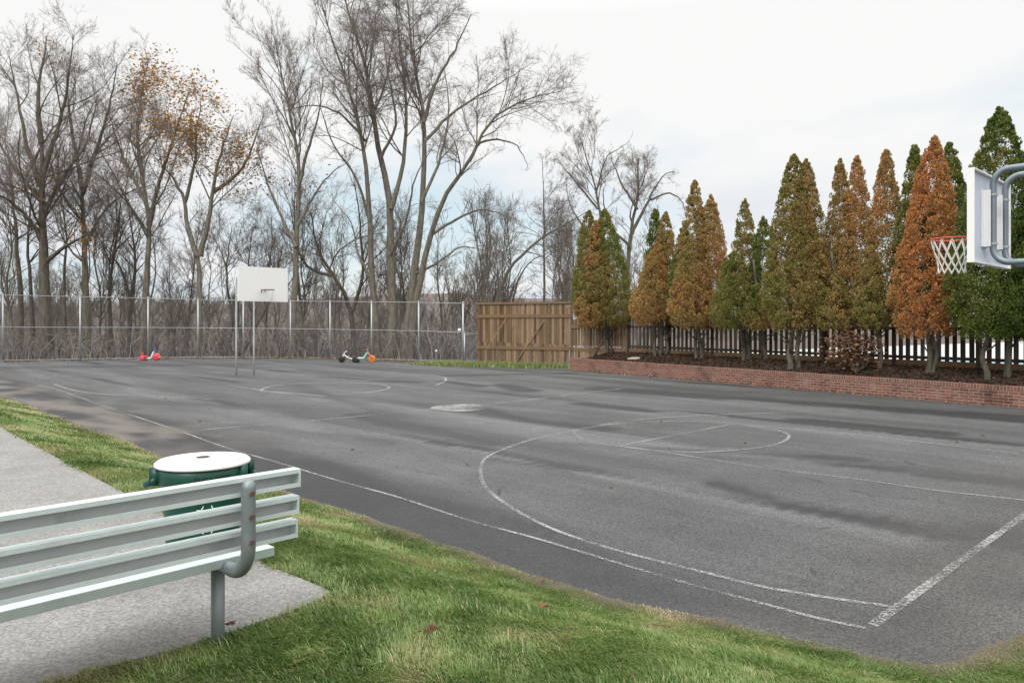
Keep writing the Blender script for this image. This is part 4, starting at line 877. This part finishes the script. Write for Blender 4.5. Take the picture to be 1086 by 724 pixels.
for lab, dn, spires, stems in ARB:
    px0 = spires[-1][2]; 
    # depth of the row at this column: intersect pixel column with the line wall + dn
    k = (px0 - CX) / F; A_ = np.array([[wd[0], -k], [wd[1], -1.0]]); b_ = -(WL + wn * dn); s_, Yd = np.linalg.solve(A_, b_)
    zb0 = float(bed_z(np.array(dn), np.array(k * Yd), np.array(Yd))); root = empty('arborvitae', (k * Yd, Yd, zb0 - .1)); tag(root, lab, 'evergreen tree', 'arborvitae behind the brick wall')
    cr = Acc()
    for tx, ty, bx, by, hw, t1, t2, dz in spires:
        Yq = Yd + dz; p0 = pd(bx, by, Yq); p1 = pd(tx, ty, Yq)
        spire(cr, (p0[0], p0[1]), p0[2] - .12, p1[2] - .05, hw / F * Yq * 1.06, t1, rt, t2, lean=(p1[0] - p0[0], 0), lump=.135 if hw > 18 else .115)
    link('crown', cr.mesh('crown', False, 'tone'), M['arbor'], root, True)
    tr = Acc()
    for sx, sy, sp in stems:
        x = (sx - CX) / F * Yd; zt = p0[2] + .7
        pts = [(x + .05 * sp, Yd, zb0 - .15), (x + .02, Yd, zb0 + .08), (x + rt.normal(0, .04), Yd + rt.normal(0, .05), zb0 + .6), (p0[0] * .5 + x * .5 + rt.normal(0, .08), Yd, zt), (p0[0], Yd, zt + 1.6)]
        tr.tube(smooth_poly(pts, 4), np.linspace(.105 - .05 * sp, .04, 17), 9)
        for j in range(5):
            a0 = rt.uniform(0, 6.28); h0_ = zb0 + rt.uniform(.45, 1.1); tr.tube(smooth_poly([(x, Yd, h0_), (x + .2 * math.cos(a0), Yd + .2 * math.sin(a0), h0_ + .12), (x + .5 * math.cos(a0), Yd + .5 * math.sin(a0), h0_ + .5)], 3), np.linspace(.03, .01, 7), 5)
    link('trunk', tr.mesh('trunk'), M['bark_dark'], root, True)
# small rusty shrub under the double-tipped tree
q = pd(904, 372, WL[1] + 1); k = (904 - CX) / F; s_, Yd = np.linalg.solve(np.array([[wd[0], -k], [wd[1], -1.0]]), -(WL + wn * 1.0)); sr = empty('rusty_shrub', (k * Yd, Yd, .55)); tag(sr, 'small shrub with reddish brown leaves under the double-tipped arborvitae', 'shrub')
n = 900; q = np.stack([k * Yd + rt.normal(0, .42, n), Yd + rt.normal(0, .25, n), 1.25 + rt.normal(0, .28, n)], 1); a = Acc(); a.add(*flakes(q, .06, rt, rt.uniform(.2, .8, n))); link('foliage', a.mesh('foliage', False, 'tone'), M['brownleaf'], sr, True)
a = Acc()
for j in range(9): a.tube(smooth_poly([(k * Yd + rt.normal(0, .08), Yd, .5), (k * Yd + rt.normal(0, .2), Yd + rt.normal(0, .1), .9), (k * Yd + rt.normal(0, .4), Yd + rt.normal(0, .2), 1.5)], 3), np.linspace(.025, .008, 7), 5)
link('stem', a.mesh('stem'), M['bark'], sr, True)

# ------------------------------------------------------------------ bare trees
def spawn(P, Rr, n, t0, t1, lr, ang, up, K, rng, curl=.25, rfac=.55, rmin=.006, droop=0.0, lmin=.25):
    N, Kp, _ = P.shape; plen = np.linalg.norm(np.diff(P, axis=1), axis=2).sum(1)
    cnt = np.minimum(3 * int(np.ceil(n)), rng.poisson(n * np.minimum(2.2, plen / max(np.mean(plen), .1)))) if np.isscalar(n) else n
    idx = np.repeat(np.arange(N), cnt); m = len(idx); t = rng.uniform(t0, t1, m) ** .85; f = t * (Kp - 1); i = np.minimum(f.astype(int), Kp - 2); w = (f - i)[:, None]
    a, b = P[idx, i], P[idx, i + 1]; pos = a + (b - a) * w; tan = unit(b - a); rad = Rr[idx, i] * (1 - w[:, 0]) + Rr[idx, i + 1] * w[:, 0]
    rv = rng.normal(0, 1, (m, 3)); perp = unit(np.cross(tan, rv)); th_ = rng.normal(ang, .22, m)[:, None]
    d0 = unit(tan * np.cos(th_) + perp * np.sin(th_) + np.array([0, 0, 1]) * up * .5)
    L = np.maximum(lmin, plen[idx] * lr * (1.15 - .6 * t) * rng.uniform(.55, 1.25, m)); pts = [pos]; d_ = d0
    bend = rng.normal(0, curl, (m, 3))
    for k in range(K - 1):
        d_ = unit(d_ + bend * .35 + rng.normal(0, curl * .35, (m, 3)) + np.array([0, 0, 1]) * (up * .28 - droop * k / K)); pts.append(pts[-1] + d_ * (L / (K - 1))[:, None])
    r0 = np.maximum(rmin * 1.2, np.minimum(rad * rfac, L * .0115)); tap = np.linspace(1, .3, K)
    return np.stack(pts, 1), np.maximum(rmin * .6, r0[:, None] * tap[None, :])
def bare_tree(label, limbs, Yd, rng, bark='bark', levels=((10, .48), (6.5, .52), (5.5, .52), (2.2, .6)), up=.32, ang=.85, group='bare trees behind the chain-link fence', leaf=None, droop=0.0, base=None, twig_r=.0065, name='bare_tree', curl=.28):
    """limbs: list of (pixel polyline, base radius in px, tip radius in px, depth drift)"""
    P0, R0, FL = [], [], []
    for pts, r0, r1, dr in limbs:
        n = len(pts); Yq = Yd + dr * np.linspace(0, 1, n) ** 1.2
        p = np.array([pd(x, y, Y_) for (x, y), Y_ in zip(pts, Yq)]); p = resample(smooth_poly(p, 6), 16)
        p[1:-1] += rng.normal(0, .025, (14, 3)); P0.append(p); R0.append(np.linspace(r0 * .86, r1 * .4, 16) / F * Yd)
    P0, R0 = np.array(P0), np.array(R0)
    tr = Acc(); b0 = P0[0, 0]; root = empty(name, b0); tag(root, label, 'bare tree', group)
    R1 = R0.copy(); R1[0, 0] *= 1.3; R1[0, 1] *= 1.1
    tr.add(*tubes(P0, R1, 9)); cr = Acc(); P, Rr = P0, R0
    tstart = np.array([.5 if (q[0, 2] < 2.0) else .12 for q in P0]); first_ = True; tips = []
    for li, (n, lr) in enumerate(levels):
        if first_:
            nn_ = np.maximum(2, (n * np.linalg.norm(np.diff(P, axis=1), axis=2).sum(1) / 9).astype(int)); parts = [spawn(P[i:i + 1], Rr[i:i + 1], np.array([nn_[i]]), tstart[i], .97, lr, ang, up, 7, rng, curl, .5, twig_r, droop * .3) for i in range(len(P))]
            P, Rr = np.concatenate([q[0] for q in parts]), np.concatenate([q[1] for q in parts]); first_ = False
            ext = [spawn(P0, R0, np.full(len(P0), 3), .90, .99, .12, .4, up, 7, rng, curl, .8, twig_r, droop * .3)]
            P = np.concatenate([P, ext[0][0]]); Rr = np.concatenate([Rr, ext[0][1]])
        else:
            P, Rr = spawn(P, Rr, n, .12, 1.0, lr, ang * .9, up * .8, 5 if li == 1 else 4, rng, curl, .6, twig_r, droop)
        (tr if li == 0 else cr).add(*tubes(P, Rr, 5 if li == 0 else 3), *([None] if li == 0 else [np.repeat(np.clip(rng.normal(.5, .2, len(P)), 0, 1), P.shape[1] * 3)])); tips.append(P[:, -1])
    link('trunk', tr.mesh('trunk'), M[bark], root, True); link('crown', cr.mesh('crown', True, 'tone'), M['twig'], root, True)
    if leaf:
        for (x0, x1, y0, y1, n) in leaf['zones']:
            T = tips[-1]; px = CX + F * T[:, 0] / T[:, 1]; py = YH + F * (HC - T[:, 2]) / T[:, 1]; nx = (px - (x0 + x1) / 2) / ((x1 - x0) / 2); ny = (py - (y0 + y1) / 2) / ((y1 - y0) / 2)
            sel = np.where((nx ** 2 + ny ** 2 + .5 * (vnoise(px * .07, py * .07) - .5) < 1) & (vnoise(px * .055 + 8, py * .055) > .26))[0]
            if len(sel) == 0: continue
            n = min(n, 9 * len(sel)); c_ = T[rng.choice(sel, n)] + rng.normal(0, .42, (n, 3)); a = Acc(); a.add(*flakes(c_, leaf.get('size', .10), rng, np.clip(rng.normal(.5, .25, n), 0, 1))); link('foliage', a.mesh('foliage', False, 'tone'), M[leaf['mat']], root, True)
    return root
rB = np.random.default_rng(19)
bare_tree('massive dark trunked bare tree at far left, third fence bay, spreading crown', [
    ([(50, 392), (48, 330), (46, 260), (45, 191), (44, 150)], 8.5, 4, 0), ([(46, 258), (30, 232), (8, 212), (-20, 200)], 3.6, 1.2, -2), ([(45, 200), (30, 160), (20, 110), (10, 60)], 3.4, .9, 1.5), ([(46, 185), (66, 120), (74, 70), (78, 38)], 3.2, .8, -1), ([(44, 152), (40, 100), (47, 60), (50, 38)], 3.4, .8, 1),
    ([(50, 277), (68, 262), (86, 252), (104, 240)], 2.8, .9, -2), ([(47, 225), (66, 190), (92, 150), (104, 100)], 3, .8, 2), ([(45, 215), (25, 190), (4, 160), (-14, 120)], 2.6, .8, 2)], 47, rB, 'bark_dark', ((10, .5), (7, .54), (5.5, .54), (2.2, .6)), up=.3, ang=.9, leaf=dict(mat='autumn', zones=[(60, 100, 235, 285, 160), (30, 60, 40, 70, 60), (15, 70, 170, 300, 90)], size=.08))
bare_tree('grey trunked bare tree with a forked crown, between the massive one and the leafy one', [
    ([(92, 390), (91, 320), (89, 250), (87, 195)], 5.8, 3.4, 0), ([(87, 200), (78, 150), (72, 105), (70, 62)], 3, .8, 1.5), ([(88, 205), (102, 160), (116, 115), (124, 66)], 3, .8, -1.5), ([(90, 262), (110, 225), (135, 205), (165, 195)], 2.2, .7, 2), ([(90, 240), (72, 215), (58, 190), (50, 160)], 2, .6, -1)], 49, rB, 'bark')
bare_tree('straight tree with rust leaves left in its top, behind the toy tricycle', [
    ([(150, 390), (154, 320), (158, 240), (152, 195), (146, 150)], 5.0, 2.8, 0), ([(152, 196), (146, 150), (150, 100), (158, 62)], 2.6, .8, 1), ([(158, 240), (170, 190), (186, 140), (200, 98)], 3, .8, -1.5), ([(155, 215), (138, 180), (124, 150), (112, 110)], 2.2, .7, 2)], 48, rB, 'bark',
    leaf=dict(mat='autumn', zones=[(138, 225, 50, 118, 1500), (140, 225, 108, 165, 380), (115, 150, 80, 180, 120)], size=.088))
bare_tree('tree with a clean pale Y shaped fork and orange leaves low in its crown', [
    ([(211, 389), (211, 330), (211, 285), (209, 268)], 5.6, 4.6, 0), ([(209, 272), (199, 240), (194, 210), (180, 185), (160, 162)], 3.4, .9, 1.5), ([(212, 272), (221, 235), (226, 200), (233, 165), (248, 122)], 3.6, .9, -1), ([(225, 205), (246, 190), (262, 170), (280, 120)], 2.6, .8, 1.5), ([(196, 215), (206, 175), (208, 140), (215, 100)], 2.4, .7, -1)], 47.5, rB, 'bark_pale',
    leaf=dict(mat='autumn', zones=[(175, 265, 100, 195, 1500), (150, 250, 75, 140, 800), (150, 260, 130, 230, 420), (228, 300, 145, 210, 420)], size=.085))
bare_tree('tall straight pole-like bare tree just right of the far backboard', [
    ([(311, 389), (311, 330), (314, 265), (317, 182), (311, 138), (298, 72), (290, 38)], 5.0, .9, 1), ([(316, 200), (326, 160), (338, 120), (342, 85)], 2.4, .7, -1.5), ([(314, 262), (296, 225), (282, 190), (272, 150)], 2.2, .7, 2), ([(315, 240), (334, 205), (350, 185), (372, 168)], 2, .6, 1.5)], 47, rB, 'bark', ((11, .26), (6, .45), (5, .5), (2, .6)), up=.6, ang=.7,
    leaf=dict(mat='brownleaf', zones=[(250, 345, 165, 215, 160)], size=.09))
bare_tree('giant many-stemmed bare tree at the centre with drooping twigs on its right', [
    ([(413, 392), (416, 340), (414, 276), (413, 210), (402, 160), (388, 72), (369, 11), (358, -40)], 6.5, .9, 1.5), ([(401, 391), (397, 330), (394, 280), (391, 221), (386, 160), (368, 88), (349, 33), (338, -10)], 5, .8, -2), ([(428, 391), (434, 330), (441, 276), (448, 210), (449, 127), (438, 60), (430, -20)], 6.0, .9, 2), ([(434, 391), (441, 320), (457, 250), (474, 204), (498, 171), (521, 127), (559, 105), (596, 97)], 5.2, .8, -2.5),
    ([(415, 222), (428, 170), (430, 100), (424, 50), (418, -20)], 3, .8, 2), ([(449, 130), (464, 84), (484, 50), (500, 15)], 2.8, .8, -1), ([(498, 171), (512, 150), (545, 152), (560, 176)], 2, .5, 1.5), ([(388, 150), (360, 120), (330, 112), (300, 118)], 1.8, .5, -2), ([(456, 250), (478, 236), (510, 222), (548, 232)], 2.2, .6, 2), ([(450, 150), (480, 120), (520, 95), (560, 70)], 2.2, .6, 2), ([(392, 235), (378, 190), (352, 150), (336, 100)], 2, .5, -2), ([(447, 215), (466, 170), (476, 120), (470, 60)], 2.2, .5, 3), ([(414, 270), (432, 230), (440, 190), (462, 150)], 2, .5, -3), ([(441, 290), (462, 280), (490, 262), (524, 268)], 1.8, .5, 2), ([(404, 168), (420, 130), (412, 80), (404, 20)], 2, .5, -2), ([(396, 300), (380, 270), (372, 236), (352, 210)], 1.8, .5, 2)], 48.5, rB, 'bark', ((9, .28), (7, .48), (5, .55), (2.5, .6)), .25, .8, droop=.32, leaf=None)
bare_tree('leaning dark bare tree with crooked limbs, left of the giant one', [
    ([(375, 391), (372, 330), (352, 290), (336, 262), (330, 225)], 4.2, 1.2, 1), ([(352, 292), (330, 285), (312, 260), (296, 235)], 2.2, .6, 2), ([(374, 330), (384, 290), (382, 240), (376, 190)], 2.6, .7, -2)], 52, rB, 'bark_dark')
bare_tree('slender bare tree at far left edge with twin stems', [([(20, 391), (22, 320), (16, 240), (8, 160)], 4.4, 1, 1), ([(32, 391), (34, 330), (30, 260), (34, 190)], 3.4, .9, -1), ([(70, 391), (68, 320), (70, 250), (62, 190)], 3, .8, 2)], 52, rB, 'bark_dark', leaf=dict(mat='autumn', zones=[(-10, 40, 200, 310, 80)], size=.08))
bare_tree('bare tree with dark leaning trunk behind the toy tricycle tree', [([(132, 391), (140, 320), (143, 270), (136, 220)], 3.6, .9, 1), ([(120, 391), (116, 320), (122, 260), (130, 200)], 3.2, .8, -1), ([(140, 320), (128, 285), (112, 262), (104, 240)], 1.8, .5, 1)], 53, rB, 'bark_dark')
bare_tree('bare tree with a dark diagonal bough behind the far hoop poles', [([(236, 391), (258, 370), (272, 345), (288, 310), (300, 260)], 4, .8, 1), ([(258, 370), (252, 330), (262, 290), (268, 240)], 2.2, .6, 2), ([(240, 391), (246, 340), (240, 290), (246, 240)], 2.4, .6, -1)], 51, rB, 'bark_dark')
GR = 'bare trees beyond the wooden fence'
bare_tree('pale bare tree with a long sideways bough left of the arborvitae row', [([(520, 345), (536, 292), (556, 268), (578, 250), (603, 236), (626, 222)], 3, .6, 3), ([(577, 340), (577, 290), (577, 240), (575, 168)], 1.8, .5, -1), ([(500, 360), (516, 300), (520, 250), (512, 210)], 2.2, .6, 1), ([(540, 360), (546, 310), (560, 280), (590, 265)], 2, .6, -2)], 56, rB, 'bark', levels=((9, .32), (7, .5), (6, .5), (2, .6)), up=.15, ang=.85, group=GR, droop=.2, curl=.4)
bare_tree('bare tree with thin upright boughs behind the first arborvitae', [([(652, 360), (645, 290), (636, 222), (627, 185), (614, 142)], 3.4, .6, 1), ([(634, 222), (612, 195), (596, 175), (590, 165)], 1.6, .4, 2), ([(632, 205), (642, 170), (652, 160), (668, 150)], 1.4, .4, -1), ([(640, 262), (618, 240), (604, 215), (600, 190)], 1.6, .4, 2)], 54, rB, 'bark', levels=((8, .30), (6, .45), (5, .5), (2, .6)), up=.3, ang=.7, group=GR)
bare_tree('broken topped dark bare tree behind the gap in the arborvitae row', [([(664, 370), (665, 300), (669, 248), (676, 210), (677, 168)], 4.2, 1.6, 1), ([(670, 248), (690, 208), (704, 186), (716, 182)], 2.4, .6, -1.5), ([(676, 222), (662, 200), (652, 178), (646, 160)], 1.8, .5, 2), ([(690, 212), (708, 205), (722, 212), (728, 230)], 1.4, .4, 1), ([(668, 262), (648, 240), (640, 216), (642, 196)], 1.8, .5, -2)], 53, rB, 'bark_dark', levels=((8, .30), (6, .45), (5, .5), (2, .6)), up=.2, ang=.8, group=GR, curl=.4)

# slender woodland trees in the thicket: four kinds, copied
protos = []
def slender(seed, h):
    r = np.random.default_rng(seed); base = np.zeros(3); pts = [[0, 0, -.4]]; x = y = 0
    for k in range(1, 6): x += r.normal(0, .22); y += r.normal(0, .22); pts.append([x, y, h * k / 5])
    P0 = resample(smooth_poly(pts, 4), 14)[None]; R0 = np.linspace(.03 + .007 * h, .012, 14)[None]
    tr = Acc(); tr.add(*tubes(P0, R0, 6)); P, Rr = spawn(P0, R0, np.array([int(h * 2.4)]), .2, .98, .32, .7, .5, 6, r, .3, .5, .008)
    tr.add(*tubes(P, Rr, 4)); cr = Acc(); 
    for n, lr in ((6, .45), (5, .5)): P, Rr = spawn(P, Rr, n, .1, 1, lr, .65, .4, 4, r, .3, .6, .008); cr.add(*tubes(P, Rr, 3), np.repeat(np.clip(r.normal(.45, .2, len(P)), 0, 1), 12))
    return tr.mesh('slender_trunk'), cr.mesh('slender_crown', True, 'tone')
kinds = [slender(60 + k, h) for k, h in enumerate((6.5, 8.5, 10.5, 7.5, 12.0))]
for ki, (me_t, me_c) in enumerate(kinds): me_t.materials.append(M['bark_pale' if ki % 2 else 'bark']); me_c.materials.append(M['twig'])
rs = np.random.default_rng(77); nsl = 0
for k in range(130):
    px = rs.uniform(-20, 520) if k < 95 else rs.uniform(505, 700); Yd = rs.uniform(50, 78)
    x = (px - CX) / F * Yd; z = float(terr_z(np.array(x), np.array(Yd))); me_t, me_c = kinds[k % 5]
    e = empty('slender_tree', (x, Yd, z), rs.uniform(0, 6.28)); s_ = rs.uniform(.75, 1.2); e.scale = (s_, s_, s_)
    tag(e, 'slender bare tree in the thicket behind the fences', 'bare tree', 'slender trees of the thicket')
    for nm, me in (('trunk', me_t), ('crown', me_c)): o = bpy.data.objects.new(nm, me); COL.objects.link(o); o.parent = e
# undergrowth: brush and brambles on the slope
n = 5800; x = rs.uniform(-48, 6, n); y = 46.5 + 34 * rs.random(n) ** 1.3; y = np.where(x < -20, y - 3.5 * np.clip((-20 - x) / 10, 0, 1), y); z = terr_z(x, y); hh = rs.uniform(.7, 3.0, n) * (.6 + .8 * fbm(x * .2, y * .2, 3)); a = rs.uniform(0, 6.28, n); sp = rs.uniform(.05, 1.1, n) * hh * .6
K = 5; tt = np.linspace(0, 1, K); P = np.stack([np.stack([x + np.cos(a) * sp * t ** 1.6 + rs.normal(0, .2, n) * t, y + np.sin(a) * sp * t ** 1.6, z + hh * (t - .28 * t ** 3)], 1) for t in tt], 1)
A0 = Acc(); A0.add(*tubes(P, np.linspace(.020, .009, K)[None, :] * rs.uniform(.6, 2.0, (n, 1)), 3), np.repeat(np.clip(.42 + .5 * (fbm(x * .3, y * .3, 3) - .5) + rs.normal(0, .25, n), 0, 1), K * 3))
P2, R2 = spawn(P, np.full(P.shape[:2], .014), 4, .2, 1, .5, 1.0, .1, 4, rs, .6, .6, .007, .15); A0.add(*tubes(P2, R2, 3), np.repeat(np.clip(rs.normal(.45, .25, len(P2)), 0, 1), 12))
tag(link('undergrowth', A0.mesh('undergrowth', True, 'tone'), M['twig_red']), 'tangled leafless brush covering the slope behind the chain-link fence', 'undergrowth', kind='stuff')
# the wooded hillside opposite
n = 9000; x = rs.uniform(-190, 40, n); y = rs.uniform(95, 210, n); z = terr_z(x, y); hh = rs.uniform(1.5, 4.5, n); K = 4; tt = np.linspace(0, 1, K)
P = np.stack([np.stack([x + rs.normal(0, .4, n) * t, y + rs.normal(0, .4, n) * t, z + hh * t], 1) for t in tt], 1); A0 = Acc(); A0.add(*tubes(P, np.linspace(.07, .03, K)[None, :] * np.ones((n, 1)), 3), np.repeat(np.clip(rs.normal(.5, .25, n), 0, 1), K * 3))
P2, R2 = spawn(P, np.full(P.shape[:2], .04), 4, .3, 1, .45, .6, .5, 3, rs, .3, .8, .028); A0.add(*tubes(P2, R2, 3), np.repeat(np.clip(rs.normal(.5, .25, len(P2)), 0, 1), 9))
tag(link('woods', A0.mesh('woods', True, 'tone'), M['twig_red']), 'far-off leafless woods on the hillside beyond the court', 'woods', kind='stuff')

# ------------------------------------------------------------------ light, sky, camera
SUN_EL, SUN_AZ = R(42), R(205)        # azimuth clockwise from +Y (the view direction): behind the camera, a little to the left
w = bpy.data.worlds.new('World'); SC.world = w; w.use_nodes = True; t = w.node_tree; t.nodes.clear()
N = lambda typ, **k: (lambda nd: [setattr(nd, a, b) for a, b in k.items()] and nd or nd)(t.nodes.new(typ))
outw = N('ShaderNodeOutputWorld'); sky = N('ShaderNodeTexSky', sky_type='NISHITA', sun_disc=False, sun_elevation=SUN_EL, sun_rotation=SUN_AZ); 
bg1 = N('ShaderNodeBackground'); bg1.inputs[1].default_value = .13; t.links.new(sky.outputs[0], bg1.inputs[0])
tc = N('ShaderNodeTexCoord'); sep = N('ShaderNodeSeparateXYZ'); t.links.new(tc.outputs['Generated'], sep.inputs[0])
def mth(op, a, b=0., c=0., clamp=False):
    nd = N('ShaderNodeMath', operation=op, use_clamp=clamp)
    for i, v_ in enumerate((a, b, c)):
        if isinstance(v_, bpy.types.NodeSocket): t.links.new(v_, nd.inputs[i])
        else: nd.inputs[i].default_value = v_
    return nd.outputs[0]
zz = mth('MAXIMUM', sep.outputs[2], 0.0); den = mth('ADD', zz, .22)
cv = N('ShaderNodeCombineXYZ'); t.links.new(mth('DIVIDE', sep.outputs[0], den), cv.inputs[0]); t.links.new(mth('DIVIDE', sep.outputs[1], den), cv.inputs[1])
def wnoise(scale, detail, loc, dist=.3):
    mp = N('ShaderNodeMapping'); t.links.new(cv.outputs[0], mp.inputs[0]); mp.inputs['Location'].default_value = loc
    n_ = N('ShaderNodeTexNoise'); t.links.new(mp.outputs[0], n_.inputs['Vector']); n_.inputs['Scale'].default_value = scale; n_.inputs['Detail'].default_value = detail; n_.inputs['Distortion'].default_value = dist; n_.inputs['Roughness'].default_value = .55
    return n_.outputs['Fac']
n1 = wnoise(.9, 6, (3.1, 1.2, 0)); n2 = wnoise(1.6, 6, (7.7, 4.1, 0))
cover = mth('ADD', mth('MULTIPLY_ADD', n1, 5.0, -2.15), mth('MULTIPLY', zz, 3.4), 0, True)                    # 1 = cloud, 0 = gap
low = mth('SUBTRACT', 1.0, mth('MULTIPLY', zz, 4.6), 0, True)         # more broken towards the horizon
shade = mth('MULTIPLY', low, mth('MULTIPLY_ADD', n2, 3.2, -1.15, True))
cm = N('ShaderNodeMix', data_type='RGBA'); t.links.new(shade, cm.inputs[0]); cm.inputs[6].default_value = (.95, .95, .945, 1); cm.inputs[7].default_value = (.50, .60, .74, 1)
bg2 = N('ShaderNodeBackground'); t.links.new(cm.outputs[2], bg2.inputs[0]); t.links.new(mth('MULTIPLY_ADD', mth('MAXIMUM', mth('SUBTRACT', zz, .38), 0.0), 3.6, 1.0), bg2.inputs[1])   # overcast: brighter overhead than near the horizon
gap = N('ShaderNodeMixShader'); veil = N('ShaderNodeBackground'); veil.inputs[0].default_value = (.76, .89, .93, 1); gap.inputs[0].default_value = .72; t.links.new(bg1.outputs[0], gap.inputs[1]); t.links.new(veil.outputs[0], gap.inputs[2])
mx = N('ShaderNodeMixShader'); t.links.new(cover, mx.inputs[0]); t.links.new(gap.outputs[0], mx.inputs[1]); t.links.new(bg2.outputs[0], mx.inputs[2]); t.links.new(mx.outputs[0], outw.inputs[0])
sl = bpy.data.lights.new('Sun', 'SUN'); sl.energy = 1.5; sl.angle = R(14); sl.color = (1, .95, .88); so = bpy.data.objects.new('Sun', sl); COL.objects.link(so)
sd = Vector((math.sin(SUN_AZ) * math.cos(SUN_EL), math.cos(SUN_AZ) * math.cos(SUN_EL), math.sin(SUN_EL))); so.rotation_euler = (-sd).to_track_quat('-Z', 'Y').to_euler()

cam = bpy.data.cameras.new('Camera'); co = bpy.data.objects.new('Camera', cam); COL.objects.link(co); co.location = (0, 0, HC); co.rotation_euler = (R(90), 0, 0)
cam.sensor_width = 36; cam.lens = F / 1086 * 36; cam.shift_y = (YH - 362) / 1086; cam.clip_end = 8000; cam.clip_start = .05; SC.camera = co
SC.view_settings.view_transform = 'Standard'; SC.view_settings.look = 'None'; SC.view_settings.exposure = 0.0; SC.view_settings.gamma = 1
SC.cycles.max_bounces = 6; SC.cycles.transparent_max_bounces = 12; SC.cycles.use_denoising = True
